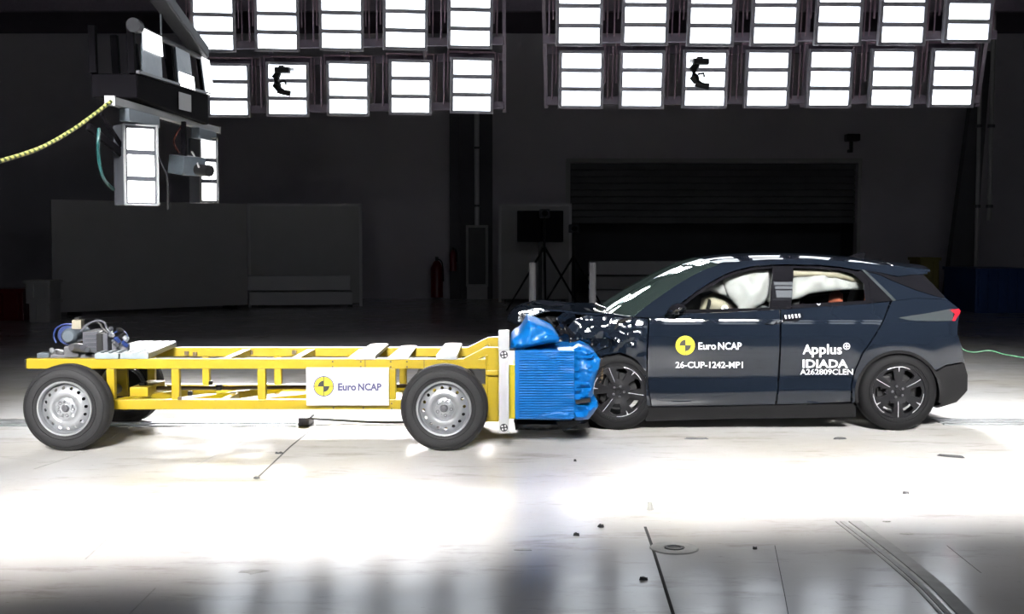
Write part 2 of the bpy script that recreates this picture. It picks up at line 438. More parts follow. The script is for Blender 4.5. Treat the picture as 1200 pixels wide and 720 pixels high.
def standing_panel(name, bl, br, ytop, th, m, label, cat, frame=None):
    a, b2 = G(*bl), G(*br); zt = P(bl[0], ytop, a.y).z; c = (a + b2) / 2; d = (b2 - a); ln = d.length; d.normalize(); nrm = Vector((d.y, -d.x, 0))
    t = thing(name, (c.x, c.y, 0), label, cat)
    M = Matrix((d, -nrm, Vector((0, 0, 1)))).transposed()
    def loc(u, v, z): return c + d * u - nrm * v + Vector((0, 0, z))
    B().box(loc(0, 0, zt / 2 + .04), (ln, th, zt - .08), M).build('sheet', m, t, smooth=False, bevel=.01)
    for u in (-ln * .4, ln * .4): B().box(loc(u, 0, .04), (.12, .5, .08), M).build('foot', 'black', t, smooth=False)
    if frame:
        for u in (-ln / 2, ln / 2): B().box(loc(u, -.01, zt / 2), (.07, th + .04, zt), M).build('upright', frame, t, smooth=False)
        B().box(loc(0, -.01, zt), (ln + .07, th + .04, .06), M).build('top_rail', frame, t, smooth=False)
    return t, loc, M, ln, zt
standing_panel('partition_panel', (62, 371), (290, 361), 234, .06, 'panel_grey', 'large plain grey partition panel standing behind the trolley', 'panel')
pan, loc, M, ln, zt = standing_panel('display_board', (293, 360), (423, 359), 240, .06, 'panel_grey', 'smaller framed grey board with pale planks leaning at its foot', 'panel', 'panel_pale')
for k, (z, h, dx) in enumerate(((.06, .32, 0), (.42, .36, -.05))):
    o = B().box(loc(-.1 + dx, -.26, z + h / 2), (ln * .92, .22, h), M).build('pale_plank', 'panel_pale', smooth=False, bevel=.015)
    tag(o, ('lower' if k == 0 else 'upper') + ' of the two pale planks stacked before the framed board', 'plank', 'pale planks before the framed board')
# white panel with dark screen, tripods
standing_panel('cabinet_panel', (586, 354), (668, 354), 240, .08, 'panel_grey', 'grey upright panel standing behind the dark screen and tripod', 'panel', 'panel_pale')
def tripod(px, py, ptop, Y, label, head=True):
    g = P(px, py, Y); g.z = 0; zt = P(px, ptop, Y).z
    t = thing('camera_tripod', g, label, 'tripod', 'tripods behind the car')
    hub = g + Vector((0, 0, zt * .62))
    for k in range(3):
        a = R(-90 + 120 * k); f = g + Vector((math.cos(a) * zt * .42, math.sin(a) * zt * .42, 0))
        B().tube([hub, (hub + f) / 2, f], [.03, .025, .02], 8).build('leg', 'black', t)
    B().tube([g + Vector((0, 0, zt * .4)), g + Vector((0, 0, zt * .9))], .025, 8).build('column', 'black', t)
    if head:
        B().box(g + Vector((0, 0, zt * .94)), (.24, .3, .2)).build('camera_body', 'rig_grey', t, smooth=False, bevel=.02)
        B().lathe([(0, .25), (.07, .25), (.07, 0)], g + Vector((0, -.1, zt * .94)), (0, -1, 0), 14).build('lens', 'black_gloss', t)
    return t
Yt = 27.5
tripod(638, 352, 243, Yt, 'black tripod with a camera in front of the dark screen')
tripod(672, 352, 262, Yt + 1, 'shorter black tripod with a camera right of the dark screen')
a, b2 = P(606, 247, 29), P(660, 284, 29)
sc = thing('display_screen', ((a.x + b2.x) / 2, 29, 0), 'wide black screen on a stand behind the camera tripod', 'screen')
B().bb((a.x, 28.95, b2.z), (b2.x, 29.05, a.z)).build('panel', 'black_gloss', sc, smooth=False, bevel=.02)
B().bb(((a.x + b2.x) / 2 - .05, 29.05, 0), ((a.x + b2.x) / 2 + .05, 29.13, a.z - .2)).build('stand', 'black', sc, smooth=False)
B().bb((a.x + .2, 28.8, 0), (b2.x - .2, 29.4, .05)).build('base', 'black', sc, smooth=False)
# white posts
for px, lb in ((624, 'pale round post behind the crumpled bonnet, nearest the trolley'), (694.5, 'pale round post behind the bonnet, nearest the windscreen')):
    Y = 19.; a = P(px, 308, Y)
    po = thing('marker_post', (a.x, Y, 0), lb, 'post', 'pale posts behind the bonnet')
    B().lathe([(0, a.z), (.05, a.z), (.055, a.z - .02), (.055, .03)], (a.x, Y, 0), (0, 0, 1), 16).build('shaft', 'pvc', po)
    B().lathe([(0, .04), (.16, .04), (.18, 0)], (a.x, Y, 0), (0, 0, 1), 20).build('base', 'steel_dark', po)
# stacked pale boards in the gate
for k, (y0, y1) in enumerate(((352, 340), (339, 324), (322, 306))):
    a, b2 = P(690, y0, 32.5), P(800, y1, 32.5)
    o = B().bb((a.x, 32.3, max(a.z, .0)), (b2.x, 32.9, b2.z)).build('bench_board', 'panel_pale' if k != 1 else 'panel_grey', smooth=False, bevel=.02)
    tag(o, '%s grey board of the stack in the gate opening behind the windscreen' % ('bottom', 'middle', 'top')[k], 'board', 'grey boards in the gate opening')
# wall camera
a = P(997, 162, YB - .2)
wc = thing('wall_camera', a, 'small dark camera on a bracket high on the back wall', 'camera')
B().box(a + Vector((0, -.15, 0)), (.38, .3, .2)).build('body', 'black', wc, smooth=False, bevel=.03)
B().bar(a + Vector((0, 0, -.35)), a + Vector((0, .2, -.35)), .08, .08).build('bracket', 'black', wc, smooth=False)
B().bar(a + Vector((0, -.05, -.4)), a + Vector((0, -.05, 0)), .08, .08).build('stem', 'black', wc, smooth=False)
# right side: tall dark curtain leaf, pipes, blue container, olive box
def leaf(pts, Y, th, name, m, label, cat):
    q = [P(x, y, Y) for x, y in pts]
    bb_ = B().slab([(v.x, v.z) for v in q], lambda u, v: (u, Y, v), lambda p, u, v: p + Vector((0, th, 0)), 1.0, inner=False)
    return tag(bb_.build(name, m, smooth=False), label, cat)
leaf([(1147, 60), (1162, 60), (1139, 357.2), (1107, 357.2)], 30.5, .3, 'sliding_door', 'wall_dark', 'tall dark sliding door leaf at the right behind the car', 'door')
for px, y0, y1, r, lb in ((1163, 90, 258, .06, 'thin pale pipe hanging down the right wall'), (1148, 120, 350, .05, 'long dark pipe beside the sliding door')):
    a, b2 = P(px, y0, 30), P(px, y1, 30)
    t = thing('wall_pipe', (a.x, 30, max(b2.z, 0)), lb, 'pipe', 'pipes by the sliding door')
    B().tube([(a.x, 30, max(b2.z, 0)), (a.x, 30, ZC)], r, 10).build('tube', 'panel_grey', t)
    for z in (2.5, 4.5): B().lathe([(r, -.04), (r + .03, -.04), (r + .03, .04), (r, .04)], (a.x, 30, z), (0, 0, 1), 12).build('clamp', 'steel_dark', t)
def crate(px0, px1, py0, py1, Y, D, m, label, ribs=4, name='storage_container', cat='container'):
    a, b2 = P(px0, py1, Y), P(px1, py0, Y); a.z = max(0, a.z) if a.z > .35 else 0; c = (a.x + b2.x) / 2
    t = thing(name, (c, Y + D / 2, a.z), label, cat)
    B().bb((a.x, Y, a.z), (b2.x, Y + D, b2.z)).build('body', m, t, smooth=False, bevel=.02)
    for i in range(ribs):
        x = a.x + (b2.x - a.x) * (i + .5) / ribs
        B().bb((x - .05, Y - .04, a.z + .06), (x + .05, Y, b2.z - .06)).build('rib', m, t, smooth=False)
    B().bb((a.x - .03, Y - .05, b2.z - .05), (b2.x + .03, Y + D + .03, b2.z + .02)).build('lid', m, t, smooth=False)
crate(1143, 1212, 316, 352, 27, 2, 'container_blue', 'dark blue container standing at the far right of the hall', 6)
crate(1078, 1101, 303, 352, 28, .8, 'box_olive', 'olive box standing behind the car tailgate', 2, 'olive_box', 'box')
crate(30, 58, 330, 352, 24, .6, 'panel_grey', 'upper grey box left of the large partition panel', 2, 'grey_box', 'box')
crate(34, 58, 353, 375, 24, .6, 'panel_grey', 'lower grey box left of the large partition panel', 2, 'grey_box', 'box')
crate(-8, 27, 340, 372, 24.5, .6, 'red_ext', 'very dark red box at the far left edge', 2, 'red_box', 'box')

# ================================================================== FLOOR DETAILS
def ribbon(pts, wd, z0, z1):
    pts = [Vector(p) for p in pts]; b_ = B(); L, Rr = [], []
    for i, p in enumerate(pts):
        d = (pts[min(i + 1, len(pts) - 1)] - pts[max(i - 1, 0)]).normalized(); s_ = Vector((d.y, -d.x, 0))
        L.append(p - s_ * wd / 2); Rr.append(p + s_ * wd / 2)
    up = Vector((0, 0, z1)); dn = Vector((0, 0, z0))
    rows = [[q + dn for q in L], [q + up for q in L], [q + up for q in Rr], [q + dn for q in Rr]]
    b_.grid(rows); return b_
FL = bpy.data.objects['floor']
def joint(pts, wd=.012, m='joint', z=.0025):
    o = ribbon([G(*p) for p in pts], wd, -.005, z).build('floor_joint', m, FL, smooth=False); return o
joint([(756, 618), (764, 640), (775, 675), (790, 724)], .016)
joint([(366, 503), (340, 524), (300, 562)], .012)
joint([(125, 632), (100, 656)], .005, 'debris_pale')
joint([(182, 690), (150, 722)], .005, 'debris_pale')
joint([(310, 503), (225, 548)], .006, 'debris_pale')
joint([(140, 508), (95, 532), (40, 550)], .006, 'debris_pale')
joint([(908, 640), (920, 700), (924, 722)], .003)
joint([(1110, 640), (1150, 672)], .004, 'debris_pale')
# guide rail across the hall (two lips and a slot)
def rail(px0, px1, py, label):
    a = G(px0, py); b2 = G(px1, py); Y = (a.y + b2.y) / 2
    t = thing('guide_rail', ((a.x + b2.x) / 2, Y, 0), label, 'rail', 'floor guide rail')
    for dy in (-.16, -.05, .05, .16):
        B().bb((a.x, Y + dy - .028, 0), (b2.x, Y + dy + .028, .012 if abs(dy) > .1 else .02)).build('lip', 'rail_steel', t, smooth=False, bevel=.003)
    B().bb((a.x, Y - .022, 0), (b2.x, Y + .022, .004)).build('slot', 'joint', t, smooth=False)
    return t, Y
gr1, YR = rail(-60, 352, 496.5, 'steel guide rail in the floor running under the trolley')
rail(1098, 1280, 495, 'steel guide rail in the floor behind the rear of the car')
hk = thing('tow_carriage', G(359, 497), 'small dark tow carriage at the end of the floor rail', 'carriage')
a = G(359, 497)
B().box(a + Vector((0, 0, .04)), (.10, .3, .08)).build('block', 'steel_dark', hk, smooth=False, bevel=.008)
B().tube(spline([a + Vector((.05, 0, .05)), a + Vector((.25, .02, .035)), a + Vector((.7, -.02, .02)), a + Vector((1.3, 0, .02))], 5), .014, 6).build('tow_cable', 'steel_dark', hk)
# curved rail in the foreground
def curve_rail():
    c = [(991, 612), (1038, 648), (1083, 686), (1120, 724)]
    pts = spline([G(*p) for p in c], 6)
    t = thing('curved_floor_rail', pts[len(pts) // 2], 'worn steel strips of a curved rail in the floor at lower right', 'rail')
    ribbon([p + Vector((.055, .0, 0)) for p in pts], .075, -.003, .007).build('strip', 'curve_rail', t, smooth=False)
    ribbon([p + Vector((-.02, .0, 0)) for p in pts], .028, -.003, .005).build('strip', 'curve_rail', t, smooth=False)
    ribbon([p + Vector((-.055, .0, 0)) for p in pts], .014, -.003, .005).build('strip', 'curve_rail', t, smooth=False)
curve_rail()
# drain cover
a = G(790, 643)
dc = thing('drain_cover', a, 'small round drain cover in the floor below the car', 'drain')
B().lathe([(0, .004), (.035, .004), (.035, .008), (.05, .008), (.055, 0)], a, (0, 0, 1), 20).build('lid', 'debris', dc)
B().lathe([(.06, 0), (.06, .005), (.13, .005), (.135, 0)], a, (0, 0, 1), 24).build('ring', 'debris_pale', dc)
# crash debris on the floor
def chip(px, py, sx, sy, ang, m, label, n=7, h=.015):
    c = G(px, py); rr = random.Random(int(px * 7 + py)); top, bot = [], []
    for i in range(n):
        t = 2 * PI * i / n; k = rr.uniform(.6, 1.15); x, y = math.cos(t) * sx * k * .75, math.sin(t) * sy * k * .8
        x, y = x * math.cos(ang) - y * math.sin(ang), x * math.sin(ang) + y * math.cos(ang)
        bot.append(c + Vector((x, y, 0))); top.append(c + Vector((x * .8, y * .8, h * rr.uniform(.5, 1.2))))
    fs = [tuple(range(n, 2 * n)), tuple(range(n))[::-1]] + [(i, (i + 1) % n, n + (i + 1) % n, n + i) for i in range(n)]
    tag(B().add(bot + top, fs).build('debris_shard', m, smooth=False), label, 'debris', 'crash debris on the floor')
chip(1116, 536, .17, .03, -.5, 'debris', 'long dark streak-shaped shard on the floor below the rear wheel')
chip(762, 598, .03, .03, 0, 'debris_pale', 'small grey upright shard on the bright floor below the car', h=.05)
chip(704, 618, .03, .02, 0, 'debris', 'small dark shard at the edge of the bright floor strip')
chip(815, 515, .16, .02, 0, 'debris', 'flat dark scrap just under the car sill')
chip(985, 515, .09, .02, .2, 'debris', 'flat dark scrap just in front of the rear wheel')
chip(1062, 579, .035, .015, 0, 'debris', 'tiny dark shard alone on the bright floor below the rear wheel')
chip(674, 541, .02, .015, 0, 'debris', 'tiny dark shard on the bright floor below the blue barrier')
chip(327, 532, .045, .015, .2, 'debris', 'small dark shard on the floor near the joint, closest to the tow carriage')
chip(300, 561, .035, .014, .0, 'debris', 'small dark shard on the bright floor below the sign board')
chip(298, 670, .10, .07, .1, 'debris_pale', 'grey worn patch of crumbled concrete at lower left centre', n=11, h=.004)
chip(676, 628, .03, .02, 0, 'debris', 'small dark shard beside the pale floor, left of the floor joint')
chip(615, 645, .08, .035, 0, 'debris_pale', 'flat grey scrap near the lower middle of the floor', n=9, h=.004)
chip(755, 680, .035, .016, 0, 'debris', 'small dark shard at the bottom left of the floor joint')
chip(884, 644, .02, .012, 0, 'debris', 'tiny dark shard right of the drain cover')
chip(1040, 612, .05, .012, .1, 'debris_pale', 'thin pale scrap right of the curved rail end', h=.006)
chip(1062, 626, .06, .03, .0, 'debris_pale', 'pale oval scrap right of the curved rail', n=9, h=.004)

# ================================================================== FLOOD LAMPS
LW, PH, PG = .63, .228, .072
BD = {}
for key, (e, sp, dn) in BEAM.items():
    ld = bpy.data.lights.new('flood_beam', 'AREA'); ld.shape = 'RECTANGLE'; ld.size = LW; ld.size_y = 3 * PH + 2 * PG; ld.energy = e; ld.spread = sp; ld.color = (1, .985, .97); BD[key] = ld
def make_lamp():
    t = thing('flood_lamp', (0, 0, 0), 'x', 'lamp')
    H = 3 * PH + 2 * PG
    B().add([(sx * (LW / 2 + .05) * k, y, sz * (H / 2 + .05) * k) for k, y in ((1, .04), (.8, .26)) for sx, sz in ((-1, -1), (1, -1), (1, 1), (-1, 1))],
            [(0, 1, 2, 3), (7, 6, 5, 4), (0, 4, 5, 1), (1, 5, 6, 2), (2, 6, 7, 3), (3, 7, 4, 0)]).build('housing', 'lamp_case', t, smooth=False)
    z = -H / 2
    for k in range(3):
        zc = -H / 2 + PH / 2 + k * (PH + PG)
        B().box((0, .012, zc), (LW, .02, PH)).build('glass_pane', 'lamp_glass', t, smooth=False)
    bz = B()
    for sx in (-1, 1): bz.box((sx * (LW / 2 + .025), 0, 0), (.05, .09, H + .1))
    for sz in (-1, 1): bz.box((0, 0, sz * (H / 2 + .025)), (LW, .09, .05))
    for k in range(2): bz.box((0, 0, -H / 2 + PH + PG / 2 + k * (PH + PG)), (LW, .09, PG * .9))
    bz.build('bezel', 'lamp_case', t, smooth=False)
    for sx in (-1, 1):
        B().bar((sx * (LW / 2 + .085), .12, -.06), (sx * (LW / 2 + .085), .12, H / 2 + .14), .02, .05).build('yoke_arm', 'lamp_yoke', t, smooth=False)
        B().tube([(sx * (LW / 2 + .14), .14, -.32), (sx * (LW / 2 + .14), .14, H / 2 + .12)], .013, 6).build('conduit', 'lamp_yoke', t)
    B().box((0, .12, H / 2 + .14), (LW + .19, .06, .03)).build('yoke_bridge', 'lamp_yoke', t, smooth=False)
    B().bar((0, .12, H / 2 + .13), (0, .42, H / 2 + .12), .06, .04).build('mount_arm', 'lamp_yoke', t, smooth=False)
    lo = bpy.data.objects.new('flood_beam', BD[('far', 0)]); COL.objects.link(lo); lo.parent = t; lo.location = (0, -.03, 0)
    return t
lamp0 = make_lamp(); used = [False]
def place_lamp(p, rz, tilt, label, group, key):
    if not used[0]: o = lamp0; used[0] = True; o.location = p
    else: o = dup(lamp0, p)
    o.rotation_euler = (tilt, 0, rz); o['label'] = label; o['group'] = group
    for ch in o.children:
        if ch.type == 'LIGHT': ch.data = BD[key]; ch.rotation_euler = (-(PI / 2 - BEAM[key][2]), 0, 0)
    return o
lowL = [(268, 106), (337, 105), (408, 104), (481, 102.5), (553, 100.5)]
lowR = [(681, 93.5), (752, 93.5), (826, 93), (899, 93), (972, 92.5), (1045, 92), (1116, 91.5)]
upL = [(250, 28), (324.5, 27), (400, 26), (475, 24.5), (551, 22.5)]
upR = [(679, 18.5), (756, 17.5), (833, 18.5), (908, 18), (983, 17), (1058, 17), (1135, 13.5)]
ordn = ['first', 'second', 'third', 'fourth', 'fifth', 'sixth', 'seventh']
back_lamps = []
def dep(px, row, left):
    if left: d = 20.9 - (px - 268) / 285 * .7
    else: d = 19.5 - (px - 681) / 435 * .4
    return d - (.8 if row else 0)
for nm, lst, row, left in (('lower', lowL, 0, 1), ('upper', upL, 1, 1), ('lower', lowR, 0, 0), ('upper', upR, 1, 0)):
    for k, (px, py) in enumerate(lst):
        Y = dep(px, row, left); p = P(px, py, Y)
        place_lamp(p, R(8) if left else R(3), R(8), 'white flood lamp, %s from the left in the %s row of the %s lamp bank' % (ordn[k], nm, 'left' if left else 'right'), 'flood lamps of the %s bank' % ('left' if left else 'right'), ('far', row))
        back_lamps.append((p, row, left))
# the same banks on the camera's side of the track, mirrored about the track
cnt = {}
for (p, row, left) in back_lamps:
    cnt[(row, left)] = cnt.get((row, left), -1) + 1
    q = Vector((p.x * .92, 20.9 - p.y, p.z))
    o = place_lamp(q, PI, R(8), 'white flood lamp of the near-side bank, %s row, %s part, %s from left' % (('lower', 'upper')[row], 'left' if left else 'right', ordn[cnt[(row, left)]]), 'flood lamps on the near side of the track', ('near', row))
# support frames of the banks
def lamp_frame(lst0, lst1, left, label, mirror=False):
    A0, A1 = [P(lst0[i][0], lst0[i][1], dep(lst0[i][0], 0, left)) for i in (0, -1)]; C0, C1 = [P(lst1[i][0], lst1[i][1], dep(lst1[i][0], 1, left)) for i in (0, -1)]
    if mirror:
        A0, A1, C0, C1 = [Vector((q.x * .92, 20.9 - q.y, q.z)) for q in (A0, A1, C0, C1)]
    s_ = -1 if mirror else 1; off = Vector((0, .33 * s_, 0))
    t = thing('lamp_frame', ((A0 + A1) / 2 + off), label, 'frame', 'lamp bank frames')
    ex = (A1 - A0).normalized() * .55
    for a, b_, dz in ((A0, A1, .52), (A0, A1, -.3), (C0, C1, .5), (C0, C1, -.3)):
        B().bar(a - ex + off + Vector((0, 0, dz)), b_ + ex + off + Vector((0, 0, dz)), .07, .13).build('cross_bar', 'truss', t, smooth=False)
    n = 4 if left else 5
    for i in range(n + 1):
        u = i / n; a = A0 - ex + (A1 + ex - A0 + ex) * u; c = C0 - ex + (C1 + ex - C0 + ex) * u
        B().bar(a + off * 1.3 + Vector((0, 0, -.4)), c + off * 1.3 + Vector((0, 0, .6)), .06, .06).build('upright', 'truss', t, smooth=False)
        B().bar(c + off * 1.3 + Vector((0, 0, .6)), Vector((c.x, (c + off * 1.3).y, ZC)), .06, .06).build('hanger', 'truss', t, smooth=False)
lamp_frame(lowL, upL, 1, 'dark steel frame carrying the left bank of flood lamps')
lamp_frame(lowR, upR, 0, 'dark steel frame carrying the right bank of flood lamps')
lamp_frame(lowL, upL, 1, 'dark steel frame of the near-side lamp bank, left part', True)
lamp_frame(lowR, upR, 0, 'dark steel frame of the near-side lamp bank, right part', True)
# camera clamps hanging in front of two lamps
def clamp(px, py, Y, label):
    c = P(px, py, Y); t = thing('camera_mount', c, label, 'camera mount', 'camera mounts before the lamps')
    D = lambda x, z, y=0: c + Vector((x * .0142, y, -z * .0142))
    B().box(D(0, -16), (.09, .09, .07)).build('top_clamp', 'black', t, smooth=False, bevel=.01)
    B().bar(D(0, -16), D(0, -24, 1.0), .05, .05).build('hanger', 'black', t, smooth=False)
    B().box(D(1, -13), (.24, .16, .09)).build('camera', 'black', t, smooth=False, bevel=.015)
    B().tube([D(-3, -11), D(-7, -5), D(-6, 3), D(-3, 9)], [.05, .07, .075, .05], 8).build('arm', 'black', t)
    B().tube([D(-4, 9), D(3, 12), D(10, 13)], [.06, .045, .05], 8).build('lower_arm', 'black', t)
    B().tube([D(-2, 0), D(4, -1), D(5, 3)], .02, 6).build('knob', 'black', t)
clamp(330, 96, 19.6, 'black jointed camera mount hanging before the left lamp bank')
clamp(820, 87, 18.4, 'black jointed camera mount hanging before the right lamp bank')

# ================================================================== HANGING LAMP RIG (upper left)
X0 = -2.69
rig = thing('camera_light_rig', (X0, 9.4, 1.95), 'dark hanging rig with square lamps, glass panes and a grey camera', 'lighting rig')
def rb(name, a, b_, wd, h, m, par=rig, bev=.004): return B().bar(a, b_, wd, h).build(name, m, par, smooth=False, bevel=bev)
YA, YZ = 8.15, 10.9
pA, pZ = P(129, 118, YA), P(254, 153, YZ)
rb('main_rail', pA, pZ, .06, .055, 'white_paint')
for t_ in (0.0, 1.0):
    c = pA.lerp(pZ, t_); o = B().box(c, (.07, .02, .065)).build('rail_end', 'white_paint', rig, smooth=False)
for (ta, tb) in ((.08, .33), (.72, .92)):
    a, b_ = pA.lerp(pZ, ta), pA.lerp(pZ, tb); d = Vector((.02, 0, -.075)); rb('driver_box', a + d, b_ + d, .07, .09, 'gauge')
uA, uZ = P(158, 30, 8.45), P(238, 69, 10.35)
B().tube([uA, uZ], .022, 10).build('upper_tube', 'steel_dark', rig)
B().lathe([(0, -.04), (.05, -.04), (.05, .06), (0, .06)], uA, (uZ - uA), 12).build('tube_clamp', 'rig_grey', rig)
# dark control boxes under the upper tube
b0, b1 = P(160, 86, 8.45), P(244, 112, 10.35)
B().add([b0 + Vector(v) for v in ((0, 0, 0), (-.32, 0, 0), (-.32, 0, -.17), (0, 0, -.17))] + [b1 + Vector(v) for v in ((0, 0, 0), (-.32, 0, 0), (-.32, 0, -.25), (0, 0, -.25))],
        [(0, 1, 2, 3), (7, 6, 5, 4), (0, 4, 5, 1), (1, 5, 6, 2), (2, 6, 7, 3), (3, 7, 4, 0)]).build('control_box', 'rig_dark', rig, smooth=False, bevel=.01)
for k in range(5):
    a = b0.lerp(b1, k / 4); a2 = uA.lerp(uZ, k / 4); rb('strut', a + Vector((-.03, 0, 0)), a2 + Vector((-.03, 0, 0)), .05, .05, 'rig_dark')
    rb('strut', a + Vector((-.3, 0, 0)), a2 + Vector((-.3, 0, 0)), .05, .05, 'rig_dark')
rb('edge_rail', b0 + Vector((.01, 0, .01)), b1 + Vector((.01, 0, .01)), .03, .025, 'steel_dark')
# glazed lamp panes above
def quad_slab(pts, th, m, name, par):
    a, b_, c, d = pts; n_ = (b_ - a).cross(d - a).normalized() * th
    return B().add([a, b_, c, d] + [q + n_ for q in (a, b_, c, d)], [(0, 1, 2, 3), (7, 6, 5, 4), (0, 4, 5, 1), (1, 5, 6, 2), (2, 6, 7, 3), (3, 7, 4, 0)]).build(name, m, par, smooth=False)
for (t0, t1, lit) in ((.06, .30, (.55, 1)), (.52, .74, (0, .35)), (.93, 1.06, (0, 1))):
    a, b_ = b0.lerp(b1, t0), b0.lerp(b1, t1); c, d = uA.lerp(uZ, t1), uA.lerp(uZ, t0)
    pn = quad_slab([a, b_, c, d], .012, 'gauge', 'reflector_panel', rig)
    l0, l1 = lit; e = Vector((.02, 0, 0))
    quad_slab([a.lerp(d, l0) + e, b_.lerp(c, l0) + e, b_.lerp(c, l1) + e, a.lerp(d, l1) + e], .006, 'rig_glass', 'lit_pane', pn)
pl = b0.lerp(b1, .52) + Vector((.012, 0, -.045)); pr = b0.lerp(b1, .70) + Vector((.012, 0, -.045))
quad_slab([pl, pr, pr - Vector((0, 0, .135)), pl - Vector((0, 0, .135))], .004, 'white_paint', 'paper_label', rig)
# hanging arm and rod
B().bar(P(236, 62, 10.3), P(184, -8, 8.9) , .13, .10).build('boom_arm', 'rig_grey', rig, smooth=False, bevel=.01)
aa = P(184, -8, 8.9); B().bar(aa, Vector((aa.x - .3, aa.y - .5, ZC)), .13, .10).build('boom_arm', 'rig_grey', rig, smooth=False)
a = P(189, 48, 9.2); B().tube([a, Vector((a.x, a.y, ZC))], .009, 6).build('hanger_rod', 'steel', rig)
# lamp columns: face turned toward the impact zone
def lamp_column(px0, px1, py0, py1, Y, yaw, label):
    c0 = P((px0 + px1) / 2, (py0 + py1) / 2, Y); H = P(px0, py0, Y).z - P(px0, py1, Y).z
    Wd = (px1 - px0) * Y / FPX / abs(math.cos(yaw)); u = Vector((math.cos(yaw), math.sin(yaw), 0)); n_ = Vector((math.sin(yaw), -math.cos(yaw), 0))
    if n_.y > 0: n_ = -n_
    M = Matrix((u, -n_, Vector((0, 0, 1)))).transposed()
    body = B().box(c0 - n_ * .1, (Wd, .2, H), M).build('lamp_body', 'rig_grey', rig, smooth=False, bevel=.006); body['label'] = label
    for k in range(3):
        z = H * (.5 - (k + .5) / 3) * .97 - .005
        B().box(c0 + n_ * .003 + Vector((0, 0, z)), (Wd * .78, .012, H * .265), M).build('lamp_glass', 'rig_glass', body, smooth=False, bevel=.003)
    for sx in (-1, 1): B().box(c0 + u * sx * Wd * .48 + n_ * .006, (Wd * .05, .02, H), M).build('lamp_edge', 'alu', body, smooth=False)
    for sz in (-1, 1): B().box(c0 + Vector((0, 0, sz * H * .49)) + n_ * .006, (Wd * .95, .02, H * .02), M).build('lamp_edge', 'alu', body, smooth=False)
    top = c0 - n_ * .1 + Vector((0, 0, H / 2)); B().bar(top, Vector((top.x, top.y, pA.z - .02)), .06, .06).build('lamp_post', 'rig_dark', rig, smooth=False)
lamp_column(149, 181, 146, 241, 8.55, R(38), 'grey lamp column with three square white lamps')
lamp_column(236, 253, 161, 238, 10.5, R(42), 'far lamp column with three square white lamps')
cc = P(219, 194, 9.6)
B().box(cc, (.17, .24, .15), Matrix.Rotation(R(-30), 3, 'Z') @ Matrix.Rotation(R(8), 3, 'Y')).build('camera_case', 'gauge', rig, smooth=False, bevel=.008)
B().tube([cc + Vector((.07, 0, -.03)), cc + Vector((.21, -.1, -.05))], .045, 12).build('camera_lens', 'black', rig)
rb('camera_strut', cc + Vector((-.02, 0, .05)), Vector((cc.x - .02, cc.y, pA.z)), .035, .035, 'rig_dark')
B().tube(spline([cc + Vector((-.06, 0, .1)), cc + Vector((-.1, 0, .2)), cc + Vector((-.04, .05, .34))], 5), .008, 6).build('red_lead', 'orange', rig)
rb('bracket_arm', P(103, 148, 8.2), P(150, 186, 8.6), .03, .05, 'rig_dark'); rb('bracket_arm', P(118, 133, 8.2), P(148, 180, 8.6), .02, .03, 'rig_dark')
B().tube(spline([P(116, 150, 8.2), P(115, 180, 8.2), P(121, 208, 8.3), P(133, 222, 8.5)], 6), .012, 6).build('teal_hose', 'teal', rig)
B().tube(spline([P(184, 182, 9), P(190, 195, 9), P(196, 210, 9), P(197, 246, 9)], 6), .008, 6).build('loose_lead', 'steel_dark', rig)
B().tube(spline([P(225, 178, 9.7), P(231, 190, 9.6), P(233, 196, 9.5)], 5), .008, 6).build('loose_lead', 'white_paint', rig)
o = B().tube(spline([P(-40, 200, 6.6), P(0, 189, 7.0), P(48, 173, 7.4), P(90, 149, 7.8), P(130, 119, 8.14)], 10), .0135, 8).build('striped_rope', 'rope')
tag(o, 'yellow and green striped rope pulled from the hanging rig to the left', 'rope')
# ================================================================== TROLLEY
YW = 9.43            # near tyre face
YN, YF = 9.70, 10.70  # near and far frame planes (near faces)
Z1, Z0 = .72, .637   # top rail
L1, L0 = .384, .302  # bottom rail
xn = lambda px: P(px, 440, YN).x
wx = [P(78, 480, YW + .05).x, P(520.5, 480, YW + .05).x]; WR = .347
tro = thing('crash_trolley', ((wx[0] + wx[1]) / 2, (YN + YF) / 2, 0), 'yellow steel frame trolley on four silver steel wheels, carrying a white sign board', 'trolley')
def ybox(name, a, b_, m='yellow', bev=.006, par=tro): return B().bb(a, b_).build(name, m, par, smooth=False, bevel=bev)
xe0, xe1 = xn(31), xn(545); xc0, xc1 = xn(569), xn(584.5)
for s_, Y in ((0, YN), (1, YF)):
    ybox('top_rail', (xe0, Y, Z0), (xn(572), Y + .07, Z1))
    ybox('bottom_rail', (xn(118), Y, L0), (xn(572), Y + .07, L1))
    # raised front end
    k = P(569, 407.5, YN); t0 = P(543, 421, YN)
    sl = B().slab([(t0.x, Z1 - .06), (k.x, k.z - .07), (xc1, k.z - .07), (xc1, k.z), (k.x, k.z), (t0.x, Z1)], lambda u, v: (u, Y, v), lambda p, u, v: p + Vector((0, .07, 0)), .2, inner=False)
    sl.build('raised_rail', 'yellow', tro, smooth=False, bevel=.004)
    ybox('front_column', (xc0, Y, .2), (xc1, Y + .09, k.z - .06))
    ybox('column_rib', (xc0 - .0, Y - .02, .2), (xc0 + .02, Y, k.z - .06))
    ybox('column_gusset', (xc0, Y - .03, P(570, 440, YN).z), (xc1, Y, P(570, 434, YN).z))
for px in (129, 205, 306, 459):
    ybox('post', (xn(px) - .033, YN + .004, L1), (xn(px) + .033, YN + .066, Z0))
for px in (133, 204, 297, 397, 459):
    x = xn(px) ; ybox('post', (x - .033, YF + .004, L1), (x + .033, YF + .066, Z0))
